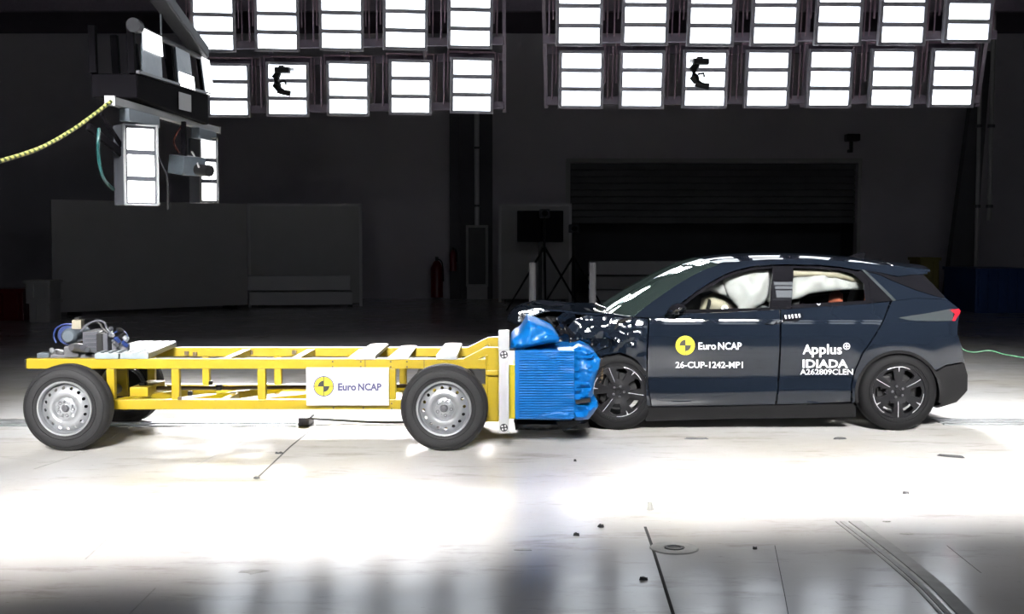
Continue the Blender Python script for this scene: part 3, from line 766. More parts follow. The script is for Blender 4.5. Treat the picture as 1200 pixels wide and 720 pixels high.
for px in (60, 258, 341, 408):
    ybox('cross_member', (xn(px) - .035, YN + .07, Z0 + .01), (xn(px) + .035, YF, Z1 - .012))
for px in (150, 258, 400):
    ybox('lower_cross_member', (xn(px) - .03, YN + .07, L0 + .01), (xn(px) + .03, YF, L1 - .01))
for a, b_ in (((215, 0), (300, 1)), ((300, 0), (455, 1)), ((135, 0), (215, 1))):
    B().bar((xn(a[0]), YN + .1, L0 + .05), (xn(b_[0]), YF - .03, L0 + .05), .05, .06).build('diagonal_brace', 'yellow', tro, smooth=False)
# end plate, bolts
B().bb((xe0 - .012, YN - .004, Z0 + .005), (xe0, YN + .074, Z1 - .005)).build('end_cap', 'black', tro, smooth=False)
def bolt(p, r=.012, par=tro, m='steel_dark'):
    return B().lathe([(0, .012), (r, .012), (r, 0)], p, (0, -1, 0), 6).build('bolt', m, par, smooth=False)
for px, pz in [(px, py) for px in (390, 423, 458, 477) for py in (424, 430)] + [(391, 478), (426, 478), (459, 473), (459, 479)]:
    q = P(px, pz, YN); bolt((q.x, YN, q.z), .008, tro, 'brown')
for px in (428, 497): 
    q = P(px, 427, YN); B().bb((q.x - .003, YN - .003, Z0), (q.x + .003, YN, Z1)).build('weld_seam', 'brown', tro, smooth=False)
for px, py in ((219, 414), (229, 415), (294, 413), (345, 413)):
    q = P(px, py, YF); B().box((q.x, YF - .01, q.z), (.035, .03, .035)).build('far_bolt', 'brown', tro, smooth=False)
for px, py in ((211, 467),): 
    q = P(px, py, YN); B().box((q.x, YN - .01, q.z), (.025, .03, .025)).build('near_bolt', 'brown', tro, smooth=False)
# brake rod and clamps
zr = P(280, 455, 10.2).z
B().tube([(xn(140), 10.2, zr), (xn(255), 10.2, zr), (xn(480), 10.2, zr + .02)], .017, 8).build('brake_rod', 'brown', tro)
for px, py, s_ in ((257, 454, .05), (223, 461, .04), (247, 449, .035), (168, 452, .06)):
    q = P(px, py, 10.1); B().box(q, (s_, s_, s_)).build('rod_clamp', 'black', tro, smooth=False, bevel=.008)
# axles with brackets
for x in wx:
    B().tube([(x, YW + .2, WR), (x, 2 * 10.235 - YW - .2, WR)], .045, 12).build('axle', 'steel_dark', tro)
    for Y in (YN + .0, YF):
        B().bb((x - .09, Y + .01, WR - .07), (x + .09, Y + .06, Z0)).build('axle_bracket', 'yellow', tro, smooth=False, bevel=.005)
ybox('suspension_tray', (xn(140), YN + .25, L1 - .01), (xn(162), YF - .25, L1 + .07), 'yellow')
ybox('lower_tray', (xn(300), YN + .08, L0 + .012), (xn(470), YF - .02, L0 + .03), 'yellow')
# ---- wheels
def steel_wheel(x, Yface, sgn):
    """sgn=+1: outer face looks to -y"""
    ax = Vector((0, -sgn, 0)); c = Vector((x, Yface, WR)); w_ = tro
    tp = [(.218, -.012), (.235, .0), (.262, .008), (.295, .006), (.325, -.006), (.340, -.028), (WR, -.05), (WR, -.155), (.338, -.18), (.30, -.205), (.235, -.2), (.216, -.18)]
    ty = B().lathe(tp, c, ax, 64, True)
    for d in (-.075, -.1, -.125): pass
    t_ = ty.build('tyre', 'tyre', w_)
    for r_ in (.252, .312): B().lathe([(r_ - .004, .004 if r_ < .3 else -.002), (r_, .0115 if r_ < .3 else .004), (r_ + .004, .004 if r_ < .3 else -.002)], c, ax, 64).build('sidewall_ring', 'tyre', t_)
    for d in (-.072, -.092, -.112, -.132): B().lathe([(WR + .001, d - .006), (WR + .004, d - .006), (WR + .004, d + .006), (WR + .001, d + .006)], c, ax, 64).build('tread_rib', 'tyre', t_)
    rim = B().lathe([(.196, -.03), (.207, .0), (.219, .002), (.222, -.008), (.219, -.02), (.2, -.03), (.196, -.06), (.19, -.17), (.21, -.19)], c, ax, 64).build('rim', 'steel', w_)
    # pressed disc with 16 vent holes
    pf = [(0, -.03), (.03, -.03), (.062, -.028), (.085, -.04), (.10, -.018), (.125, -.012), (.15, -.022), (.17, -.036), (.187, -.052), (.2, -.06)]
    def fn(u, v):
        r_ = math.hypot(u, v); return c + ax * sinterp(pf, r_) + Vector((u * sgn, 0, v))
    a0 = R(5)
    hol = [circ(.163 * math.cos(a0 + 2 * PI * k / 16), .163 * math.sin(a0 + 2 * PI * k / 16), .0135, 10) for k in range(16)]
    B().slab(circ(0, 0, .2, 56), fn, lambda p, u, v: p - ax * .006, .016, hol).build('wheel_disc', 'steel', rim)
    for k in range(5):
        a = a0 + 2 * PI * k / 5 + .4; q = c + Vector((math.cos(a) * .056, 0, math.sin(a) * .056)) - ax * .03
        B().lathe([(0, .022), (.009, .022), (.012, .004), (.013, 0)], q, ax, 8).build('wheel_bolt', 'steel', rim)
        a += PI / 5; q = c + Vector((math.cos(a) * .058, 0, math.sin(a) * .058)) - ax * .036
        B().lathe([(.009, .008), (.013, .010), (.016, .0)], q, ax, 12).build('bolt_hole_ring', 'steel_dark', rim)
    B().lathe([(0, -.006), (.022, -.008), (.028, -.028), (.034, -.03)], c, ax, 20).build('hub_cap', 'steel_dark', rim)
    B().lathe([(0, -.12), (.15, -.12), (.15, -.1), (0, -.1)], c, ax, 32).build('brake_drum', 'black', rim)
for x in wx:
    steel_wheel(x, YW, 1); steel_wheel(x, 2 * 10.235 - YW, -1)
# ---- sign board
YS = 9.655
a, b_ = P(359, 475.5, YS), P(455.5, 431, YS)
sb = B().bb((a.x, YS, a.z), (b_.x, YS + .02, b_.z)).build('sign_board', 'board_white', tro, smooth=False, bevel=.003); sb['label'] = 'white sign board with a round yellow and black target and lettering'
B().bb((a.x + .02, YS + .02, a.z + .02), (b_.x - .02, YS + .045, a.z + .06)).build('board_batten', 'alu', sb, smooth=False)
fs = lambda px, py: P(px, py, YS - .0015)
def flat(poly, fn, name, m, par): 
    k = B(); k.slab(poly, lambda u, v: fn(u, v), None, 30, inner=False); return k.build(name, m, par, smooth=False)
flat(circ(379.3, 453, 12.0, 40), lambda u, v: P(u, v, YS - .001), 'target_rim', 'letter_navy', sb)
flat(circ(379.3, 453, 11.0, 40), lambda u, v: P(u, v, YS - .002), 'target_disc', 'logo_yellow', sb)
for a0 in (PI, 0): flat([(379.3, 453)] + circ(379.3, 453, 6.6, 10, a0, a0 + PI / 2), lambda u, v: P(u, v, YS - .003), 'target_quadrant', 'logo_black', sb)
flat([(367.5, 452.6), (391, 452.6), (391, 453.4), (367.5, 453.4)], lambda u, v: P(u, v, YS - .0035), 'target_crosshair', 'logo_black', sb)
flat([(378.9, 441), (379.7, 441), (379.7, 465), (378.9, 465)], lambda u, v: P(u, v, YS - .0035), 'target_crosshair', 'logo_black', sb)
text_on('Euro', (396, 449.3, 417.5, 458.2), fs, .04).build('lettering', 'letter_navy', sb, smooth=False)
text_on('NCAP', (419.5, 449.3, 447, 458.2), fs, .04).build('lettering', 'letter_navy', sb, smooth=False)
# ---- white target pole at the front
YP = 9.52
a, b_ = P(584.5, 508, YP), P(596.5, 388, YP)
pole = B().bb((a.x, YP, a.z), (b_.x, YP + .06, b_.z)).build('target_pole', 'white_paint', tro, smooth=False, bevel=.008); pole['label'] = 'white upright target pole at the front of the trolley'
zt = P(590, 411, YP).z
B().bb((a.x - .004, YP - .004, zt), (b_.x + .004, YP + .064, b_.z + .005)).build('pole_cap', 'alu', pole, smooth=False, bevel=.006)
B().bb((a.x + .03, YP - .003, a.z + .08), (a.x + .05, YP, zt - .08)).build('pole_groove', 'alu', pole, smooth=False)
for py in (416, 501.5):
    c = (590.5, py)
    flat(circ(*c, 4.6, 24), lambda u, v: P(u, v, YP - .0055), 'pole_target', 'logo_black', pole)
    for k in range(4):
        a0 = R(35 + 90 * k); cc_ = (c[0] + 2.5 * math.cos(a0), c[1] + 2.5 * math.sin(a0))
        flat(circ(*cc_, 1.15, 10), lambda u, v: P(u, v, YP - .007), 'pole_target_dot', 'letter_white', pole)
for z in (.3, .6): B().bar((a.x + .045, YP + .06, z), (a.x + .045, YN + .02, z), .05, .05).build('pole_arm', 'alu', pole, smooth=False)
ybox('mount_plate', (P(585, 450, YN).x, YN + .02, .2), (P(589, 450, YN).x, YF + .1, .86), 'yellow')
a, b_ = P(594.5, 491, YN - .02), P(604, 427.5, YN - .02)
ybox('barrier_plate', (P(589, 450, YN).x, YN - .02, a.z), (b_.x, YF + .15, b_.z), 'yellow_plate')

# ---- planks and ballast plates on the trolley
def deck(near, far, ztop, th, m, name, label, group, cat, Ya=YN - .01, Yb=None, ribs=0):
    (n0, n1) = [P(px, 420, Ya).x for px in near]; Yb = Yb or YF + .1
    (f0, f1) = [P(px, 404, Yb).x for px in far]
    t = thing(name, ((n0 + n1) / 2, (Ya + Yb) / 2, ztop - th), label, cat, group)
    q = [Vector((n0, Ya, 0)), Vector((n1, Ya, 0)), Vector((f1, Yb, 0)), Vector((f0, Yb, 0))]; zt_, zb_ = Vector((0, 0, ztop)), Vector((0, 0, ztop - th))
    B().add([v + zb_ for v in q] + [v + zt_ for v in q], [(3, 2, 1, 0), (4, 5, 6, 7), (0, 1, 5, 4), (1, 2, 6, 5), (2, 3, 7, 6), (3, 0, 4, 7)]).build('plate', m, t, smooth=False, bevel=.003)
    for i in range(ribs):
        u = (i + .5) / ribs; a, b_ = q[0].lerp(q[1], u), q[3].lerp(q[2], u)
        B().bar(a + zt_, b_ + zt_, abs(n1 - n0) / ribs * .55, .016).build('ridge', m, t, smooth=False, bevel=.003)
    return t, q, zt_
deck((111, 139), (160, 181), .765, .045, 'galv', 'deck_plank', 'galvanised ridged plank across the trolley beside the brake unit', 'planks on the trolley', 'plank', ribs=3)
deck((140.5, 174), (182.5, 207), .765, .045, 'galv', 'deck_plank', 'galvanised ridged plank across the trolley, farther from the brake unit', 'planks on the trolley', 'plank', ribs=3)
for near, far, zt_, th, lb in (((415.5, 440), (435, 455.5), .745, .032, 'white steel ballast plate on the trolley, left of three'), ((454, 478.5), (471.5, 488.5), .727, .012, 'thin white plate on the trolley, middle of three'), ((511, 536), (522, 541.5), .75, .036, 'white steel ballast plate on the trolley, nearest the blue barrier')):
    t, q, z_ = deck(near, far, zt_ , th, 'alu' if th > .02 else 'white_paint', 'ballast_plate', lb, 'white plates on the trolley', 'plate')
    B().add([v.lerp((q[0] + q[2]) / 2, .04) + z_ + Vector((0, 0, dz)) for dz in (0, .003) for v in q], [(4, 5, 6, 7), (0, 1, 5, 4), (1, 2, 6, 5), (2, 3, 7, 6), (3, 0, 4, 7)]).build('painted_top', 'white_paint', t, smooth=False)
    for u in (.2, .5, .8):
        for v in (.06,):
            c = q[0].lerp(q[1], u).lerp(q[3].lerp(q[2], u), v); B().lathe([(0, .005), (.008, .005), (.008, 0)], c + z_, (0, 0, 1), 8).build('bolt', 'steel_dark', t)

# ---- brake / hydraulic unit at the rear of the trolley
YH = 9.85
hu = thing('hydraulic_brake_unit', P(105, 420, YH), 'hydraulic brake unit with gauge, motor and hoses on the trolley rear', 'machine')
H = lambda px, py, dy=0: P(px, py, YH + dy)
def hb(name, x0, y0, x1, y1, d, m, dy=0, bev=.006):
    a, b_ = H(x0, y1, dy), H(x1, y0, dy); return B().bb((a.x, YH + dy, a.z), (b_.x, YH + dy + d, b_.z)).build(name, m, hu, smooth=False, bevel=bev)
hb('base_plate', 44, 416, 128, 421, .7, 'steel_dark')
B().lathe([(0, .03), (.045, .028), (.06, .012), (.066, -.02), (.066, -.32), (0, -.32)], H(81, 394), (0, -1, 0), 28).build('pressure_cylinder', 'gauge', hu)
B().lathe([(.062, .0), (.074, .0), (.074, -.04), (.062, -.04)], H(80, 394, .03), (0, -1, 0), 28).build('cylinder_band', 'blue_hose', hu)
B().lathe([(.066, .0), (.082, .0), (.082, -.025), (.066, -.025)], H(79, 393, .14), (0, -1, 0), 28).build('cylinder_band', 'blue_hose', hu)
hb('connector', 84, 375, 95, 386, .08, 'beige_plug'); hb('connector_lid', 87, 372, 93, 375, .06, 'black')
hb('motor', 97, 389, 115, 414, .3, 'rig_grey'); hb('motor_end', 113, 391, 120, 413, .28, 'black', -.01); hb('motor_cap', 120, 391, 126, 412, .2, 'rig_grey')
for (x0, y0, x1, y1) in ((99, 392, 112, 393), (99, 397, 112, 398), (99, 402, 112, 403), (99, 407, 112, 408)): hb('cooling_fin', x0, y0, x1, y1, .03, 'rig_grey', -.015, 0)
hb('pump_block', 75, 406, 92, 419, .2, 'steel_dark', -.04); hb('side_box', 43, 414, 57, 420, .12, 'gauge', -.04)
B().lathe([(0, .06), (.03, .06), (.04, .02), (.04, -.15), (0, -.15)], H(90, 408, -.05), (-.5, -1, .2), 16).build('valve', 'steel_dark', hu)
B().lathe([(0, .06), (.022, .06), (.03, .02), (.03, -.1), (0, -.1)], H(99, 409, -.06), (.8, -1, -.1), 16).build('valve', 'rig_grey', hu)
hoses = [[(95, 389), (102, 381), (114, 376), (122, 378), (125, 385), (130, 392)], [(96, 384), (106, 379), (116, 379), (121, 386), (126, 390)], [(66, 402), (63, 394), (66, 385), (76, 380), (88, 381)], [(60, 415), (66, 410), (74, 412), (82, 415), (96, 413)], [(128, 396), (136, 389), (145, 388), (150, 395)], [(126, 402), (136, 398), (146, 402), (151, 396)]]
for i, h in enumerate(hoses):
    B().tube(spline([H(x, y, .02 * i) for x, y in h], 6), .010 if i < 2 else .008, 8).build('hose', ('rig_grey', 'black', 'blue_hose', 'steel_dark', 'blue_hose', 'steel')[i], hu)
for i, (x, y, m) in enumerate(((131, 393, 'steel'), (137, 398, 'blue_hose'), (143, 393, 'black'), (147, 397, 'steel'), (140, 387, 'black'), (135, 403, 'steel_dark'), (62, 412, 'steel'), (128, 387, 'rig_grey'), (146, 403, 'blue_hose'))):
    B().lathe([(0, .025), (.014, .025), (.02, .01), (.02, -.03), (0, -.03)], H(x, y, .03), (math.cos(i * 2.1), -1, math.sin(i * 1.7)), 10).build('fitting', m, hu)
hb('bracket', 122, 403, 150, 419, .05, 'steel_dark', .1)

# ================================================================== BLUE HONEYCOMB BARRIER
YB0 = YN - .035; YB1 = 10.75
bar = thing('honeycomb_barrier', (P(640, 450, YB0).x, (YB0 + YB1) / 2, .1), 'bright blue crushed honeycomb barrier between the trolley and the car', 'barrier')
# rear block with fine horizontal ribs
a, b_ = P(604, 491, YB0), P(673, 411, YB0); n_ = 27
rows_z = []
for i in range(n_):
    z = a.z + (b_.z - a.z) * i / n_; h = (b_.z - a.z) / n_
    rows_z += [(z + h * .04, .011), (z + h * .16, 0), (z + h * .84, 0), (z + h * .96, .011)]
NX = 24
rows = [[Vector((a.x + (b_.x - a.x) * j / NX, YB0 + d + .010 * noise.noise(Vector((j * .35, z * 9, 3))) + (.02 * max(0, (j / NX - .75)) * math.sin(z * 60)), z)) for j in range(NX + 1)] for z, d in rows_z]
rb_ = B().grid(rows); rb_.build('ribbed_face', 'blue', bar, ang=30)
B().bb((a.x, YB0 + .025, a.z), (b_.x - .01, YB1, b_.z)).build('core_block', 'blue_block', bar, smooth=False)
B().bb((a.x - .003, YB0 - .004, a.z), (a.x + .03, YB0 + .03, b_.z)).build('edge_strip', 'blue_block', bar, smooth=False)
def crush(poly, Y, depth, amp, fr, name, m, par, seed=0, res=.018, bend=None):
    pl = [(P(x, y, Y).x, P(x, y, Y).z) for x, y in poly]
    def fn(u, v):
        d = amp * (abs(noise.noise(Vector((u * fr, v * fr * 2.2, seed)))) * 2 - .5) + amp * .5 * noise.noise(Vector((u * fr * 3, v * fr * 5, seed + 4)))
        e = min(1, segd((u, v), pl) / .05)
        return (u, Y + .06 * (1 - e) ** 2 + d * (.3 + .7 * e) + (bend(u, v) if bend else 0), v)
    return B().slab(pl, fn, lambda p, u, v: Vector((p.x, Y + depth, p.z)), res).build(name, m, par, ang=50)
crush([(671, 412), (686, 409), (697, 414), (704, 422), (703, 432), (699, 443), (696, 455), (695.5, 466), (688, 470), (682, 471), (690, 474), (701, 472), (702, 477), (696, 487), (690, 493), (675, 494), (671, 490)], YB0 - .01, .95, .05, 8, 'crushed_front', 'blue_fold', bar, 1)
crush([(603, 396), (609, 392), (614, 385), (619, 376), (633, 381), (650, 389), (656, 397), (655, 402), (640, 404), (622, 408), (606, 411), (598, 409), (599, 400)], YB0 + .01, .9, .03, 7, 'upper_layer', 'blue_fold', bar, 5)
crush([(672, 411), (680, 406), (690, 410), (697, 414), (690, 420), (674, 419)], YB0 - .03, .3, .02, 10, 'torn_lip', 'blue', bar, 8)
crush([(655, 478), (672, 482), (671, 494), (604, 493), (604, 489)], YB0 - .012, .3, .008, 8, 'lower_lip', 'blue_block', bar, 9)
q = P(683, 470, YB0 - .02); B().box(q, (.12, .05, .03), Matrix.Rotation(R(-8), 3, 'Y')).build('tear_gap', 'black', bar, smooth=False)
# transparent plastic splinter hanging under the barrier
sp = [(651, 494), (661, 507.0), (665, 503), (682, 494)]
o = B().slab([(P(x, y, YB0 + .02).x, P(x, y, YB0 + .02).z) for x, y in sp], lambda u, v: (u, YB0 + .02 + .1 * (v - .2), v), lambda p, u, v: p + Vector((0, .006, 0)), .05).build('plastic_splinter', 'shard', smooth=False)
tag(o, 'clear plastic splinter hanging under the blue barrier', 'splinter')
# ================================================================== CAR
YC = 11.31
WT = [(.12, .79), (.22, .835), (.30, .855), (.38, .858), (.48, .848), (.58, .862), (.70, .886), (.80, .893), (.88, .892), (.94, .888), (.99, .876), (1.04, .856), (1.08, .842), (1.2, .799), (1.3, .762), (1.38, .728), (1.46, .675), (1.55, .58)]
def Wd(x, z):
    b_ = sinterp(WT, z)
    t = max(0, (x - 2.9) / 1.2); b_ -= .075 * t * t
    if x > 3.78: b_ -= .55 * (x - 3.78) ** 2
    if x < 1.2: b_ -= .05 * (1.2 - x) ** 2
    # flare round the rear wheel arch
    d = math.hypot(x - 3.39, z - .34); b_ += .012 * math.exp(-((d - .43) / .08) ** 2)
    # rising crease along the doors
    if x < 3.1: b_ += .008 / (1 + math.exp((z - (.31 + .105 * (x - 1.2))) / .014)) * min(1, max(0, (3.1 - x) / .4))
    return b_
def cs(px, py):
    """photo point on the near flank -> (x, z)"""
    Y = 10.45
    for _ in range(6):
        q = P(px, py, Y); Y = YC - Wd(q.x, q.z)
    return (q.x, q.z)
def csy(px, py, off=.003):
    x, z = cs(px, py); return Vector((x, YC - Wd(x, z) - off, z))
car = thing('crashed_car', (2.2, YC, 0), 'dark navy hatchback with crushed front, deployed airbags and white lettering', 'car')
def side(poly, name, m, th=.04, res=.05, far=True, par=None, disp=None, off=0, px=True, holes=(), ang=40):
    pl = [cs(*p) for p in poly] if px else poly
    hl = [[cs(*p) for p in h] for h in holes] if px else holes
    out = []
    for sg in ((1, -1) if far else (1,)):
        def fn(u, v):
            p = Vector((u, YC - sg * (Wd(u, v) + (off(u, v) if callable(off) else off)), v))
            if disp and sg == 1: p += disp(u, v)
            return p
        out.append(B().slab(pl, fn, lambda p, u, v: p + Vector((0, sg * th, 0)), res, hl).build(name, m, par or car, ang=ang))
    return out
def arc_px(c, r, a0, a1, n=16, ry=None): return [(c[0] + r * math.cos(R(a0 + (a1 - a0) * i / n)), c[1] + (ry or r) * math.sin(R(a0 + (a1 - a0) * i / n))) for i in range(n + 1)]
RW = (1053, 462); FW = (725, 462)
# rear arch from the front foot over the top to the rear foot (pixel angles, y down)
arch_r = arc_px(RW, 51, 168, 372, 22)
# ---- flank panels
sill_y0, sill_y1 = 475, 475
fd = [(761, 373), (790, 368.5), (850, 366.5), (913, 363.2), (913.5, 400), (911.5, 440), (908, 474), (840, 475.5), (764, 476.5), (759.5, 450), (759.5, 410)]
rd = [(915, 363.2), (960, 360), (1019, 356.2), (1043, 353.6), (1036, 372), (1024, 394), (1010, 414), (1001, 434), (997, 452), (996.5, 471), (950, 473), (910.5, 474), (913.8, 440), (915.6, 400)]
fdo = side(fd, 'front_door', 'paint')[0]; rdo = side(rd, 'rear_door', 'paint')[0]
quarter = [(1045, 353.4), (1052, 352.6), (1072, 350), (1108, 351), (1123, 361.5), (1124.5, 366), (1122.5, 376), (1121.5, 392), (1127, 408), (1129.5, 424), (1108, 428), (1097, 434)] + [p for p in arc_px(RW, 51, -35, -188, 18)] + [(999, 474), (998.5, 452), (1003, 434), (1012, 414), (1026, 394), (1038, 372)]
qo = side(quarter, 'rear_quarter', 'paint')[0]
side([(1097.5, 436), (1108, 430), (1130, 426), (1134, 440), (1133.5, 458), (1121, 471.5), (1098, 478.5), (1097, 478)] + arc_px(RW, 51, 18, -26, 6), 'rear_bumper_side', 'black_plastic')
side([(757, 478), (840, 477), (908, 475.5), (950, 474.5), (999, 473.5), (1003, 477), (1003, 489), (960, 490), (860, 491), (757, 494)], 'side_sill', 'black_plastic', th=.08)
# wheel arch lip
side(arc_px(RW, 51.2, 168, 372, 30) + arc_px(RW, 47.8, 372, 168, 30), 'arch_liner', 'black_plastic', th=.06, off=.004, res=.03)
# roof rail, pillars
DLO_top = [(787, 365), (800, 355.5), (815, 344), (830, 334), (846, 325), (862, 318.5), (880, 314.2), (904, 312), (927, 311.8), (960, 312.5), (985, 314.6), (1003, 318)]
contour = [(742, 371), (758, 358.5), (776, 345.5), (793, 334), (810, 324), (826, 316), (842, 310.5), (862, 307), (885, 305), (920, 304), (960, 304.5), (1000, 307), (1040, 311.2), (1068, 315), (1087, 317.5)]
frame_top = contour + [(1084, 321.5), (1068, 322), (1052, 324)] + [(1030, 319.5), (1013, 316.5)] + [(1003, 316.2), (985, 312.8), (960, 310.6), (927, 309.9), (904, 310.2), (880, 312.4), (862, 316.6), (846, 323), (830, 332), (815, 342), (800, 353.5), (786, 364), (780, 369.5), (761, 372.5)]
rf = side(frame_top, 'roof_frame', 'paint', res=.03)
# black window surround
side(DLO_top + [(1018, 330), (1020, 355.8), (1014, 352.5), (1012, 332), (1000, 321), (984, 317.2), (960, 315.2), (929, 314.4), (902, 314.8), (880, 317), (863, 321.5), (848, 327.5), (832, 336.5), (816, 347), (803, 357), (797, 363.5), (902, 361), (902, 363.5), (850, 366), (786, 368)], 'window_trim', 'black_gloss', far=True, off=.002, res=.03)
side([(904, 313), (928, 313), (927, 362.2), (901.5, 363.3)], 'pillar_trim', 'black_gloss', off=lambda u, v: .004 + .125 * max(0, v - 1.06), res=.03)
side([(928, 357.5), (1014, 352.5), (1019.5, 355.8), (928, 362)], 'sill_trim', 'black_gloss', off=.003, res=.03)
side([(1003, 318), (1013, 318.5), (1046, 352.8), (1020, 355.4), (1018.5, 330)], 'quarter_light', 'black_gloss', off=.003, res=.03)
side([(1009, 316.2), (1013, 316.0), (1050, 352.2), (1046.5, 353)], 'chrome_strip', 'tail_dark', off=.006, res=.03)
# C pillar body and black floating-roof strip
side([(1013, 318.3), (1030, 322), (1046, 329.5), (1076, 341.5), (1102, 349), (1108, 350.4), (1072, 349.6), (1050, 352.2)], 'c_pillar', 'paint', res=.03)
side([(1012, 316.4), (1030, 319.8), (1052, 325), (1068, 322.5), (1082, 322), (1094, 334), (1108, 349), (1102, 348.6), (1076, 341), (1046, 329), (1030, 321.6), (1013, 318)], 'black_side_blade', 'black_gloss', off=.002, res=.03)
# glass
side([(797, 363.5), (803, 357), (816, 347), (832, 336.5), (848, 327.5), (863, 321.5), (880, 317), (903.5, 314.8), (901.8, 361)], 'front_window', 'car_glass', th=.005, off=-.012)
side([(928, 314.4), (960, 315.2), (984, 317.2), (1000, 321), (1012, 332), (1014, 352.8), (927, 358.2)], 'rear_window', 'car_glass', th=.005, off=-.012)
# fender: crumpled by the impact
def crump(u, v):
    k = max(0, min(1, (1.27 - u) / .45)); k2 = max(0, min(1, (v - .62) / .2))
    up = max(0, min(1, (v - .84) / .04))
    n1 = abs(noise.noise(Vector((u * 4.5 + 3, v * 6, 2)))); n2 = abs(noise.noise(Vector((u * 9, v * 11, 7))))
    lo = (n1 * .20 + n2 * .08 - .03) * k
    W0 = Wd(u, .84); lean = .235 * (v - .84) - (W0 - Wd(u, v))
    hi = lean + .022 * (abs(noise.noise(Vector((u * 4.2, v * 6.5, 5)))) - .2) * k + .0035 * abs(noise.noise(Vector((u * 14, v * 18, 8)))) * k + .02 * k
    kk = min(1, max(0, (1.262 - u) / .03))
    return Vector((.02 * k * noise.noise(Vector((u * 9, v * 9, 11))), kk * (lo * (1 - up) + hi * up) , .02 * k * noise.noise(Vector((u * 9, v * 9, 21)))))
fen = [(759.5, 374), (742, 373), (720, 371), (700, 369.5), (684, 371), (672, 378), (662, 388), (664, 398), (676, 404), (690, 409), (702, 416), (712, 414.5), (722, 413), (734, 414.5), (746, 419.5), (754, 428), (758, 438), (758, 476), (757, 450), (757.5, 410)]
fen = [(759.5, 374), (742, 373), (720, 371), (700, 369.5), (684, 371), (672, 378), (662, 388), (664, 398), (676, 404), (690, 410), (704, 418), (716, 415), (728, 413.5), (738, 417), (747, 423), (754, 432), (757, 446), (758, 476), (762.5, 476), (758, 450), (758, 410)]
side(fen, 'front_fender', 'crumple', res=.022, far=False, disp=crump, ang=28)
# far fender, undamaged shape
farx = [(1.25, .98), (.9, 1.0), (.5, .98), (.25, .9), (.2, .6), (.45, .5)] + [( .80 + .38 * math.cos(R(a)), .36 + .38 * math.sin(R(a))) for a in range(150, -1, -15)] + [(1.25, .3)]
B().slab(farx, lambda u, v: (u, YC + Wd(u, v), v), lambda p, u, v: p + Vector((0, -.04, 0)), .08).build('front_fender', 'paint', car)
# ---- roof loft
def edge(px, py):
    x, z = cs(px, py); return Vector((x, YC - Wd(x, z), z))
def across(E, crown, bulge, n=18, ynarrow=0):
    """row of points from the near edge point to its mirror image"""
    r_ = []
    for j in range(n + 1):
        t = -1 + 2 * j / n; k = 1 - abs(t) ** 2.4
        r_.append(Vector((E.x + bulge * k, YC + t * (YC - E.y), E.z + crown * k)))
    return r_
roofc = spline([edge(*p) for p in contour[6:]], 4)
nr = len(roofc)
rows = [across(E, .055 - .03 * (i / nr) ** 3, -.11 * (1 - i / nr) ** 4 + .05 * (i / nr) ** 4, 24) for i, E in enumerate(roofc)]
B().shell(rows, (0, 0, -.03)).build('roof', 'paint', car)
# windscreen
wsc = spline([edge(*p) for p in contour[0:7]], 4); nw = len(wsc)
rows = [across(E, .04 * (i / (nw - 1)) + .015, -.26 + .15 * i / (nw - 1), 24) for i, E in enumerate(wsc)]
B().shell(rows, (.006, 0, -.004)).build('windscreen', 'screen_glass', car)
# inner screen frame (header and cowl)
B().shell([[q + Vector((0, 0, -.012)) for q in rows[-1]], [q + Vector((-.07, 0, -.045)) for q in rows[-1]]], (0, 0, -.02)).build('screen_header', 'black', car)
# wiper and cowl
B().shell([[q + Vector((-.01, 0, .0)) for q in rows[0]], [q + Vector((-.12, 0, -.04)) for q in rows[0]], [q + Vector((-.16, 0, -.1)) for q in rows[0]]], (0, 0, -.02)).build('cowl', 'black_plastic', car)
m0 = rows[1][6] + Vector((-.02, 0, .01)); m1 = rows[1][14] + Vector((-.03, 0, .015))
B().bar(m0, m1, .012, .02).build('wiper', 'black', car, smooth=False)
# bonnet, buckled
hn = [(742, 371.5), (720, 368.5), (700, 367), (678, 366.5), (655, 367), (636, 367.5), (622, 371), (612, 379)]
NB = 26; hrow = []
hb_ = spline([edge(*p) for p in hn], 4); nh = len(hb_)
for i, E in enumerate(hb_):
    u = i / (nh - 1); row = []
    for j in range(NB + 1):
        t = -1 + 2 * j / NB; k = 1 - abs(t) ** 2.2
        x = E.x + (-.24 + .10 * u) * k; z = E.z + .008 * k + (.055 * math.exp(-((u - .62) / .16) ** 2) + .02 * math.sin(u * 9) * u - .02 * u) * (.85 + .15 * k)
        f = noise.noise(Vector((x * 3, t * 2, 1))) * .012 * min(1, u * 2.5) + abs(noise.noise(Vector((x * 5, t * 3, 4)))) * .008 * u
        row.append(Vector((x + .02 * noise.noise(Vector((x * 6, t * 5, 9))) * u, YC + t * (YC - E.y) * (1 - .04 * u), z + f)))
    hrow.append(row)
B().shell(hrow, (0, 0, -.018)).build('bonnet', 'crumple', car, ang=50)
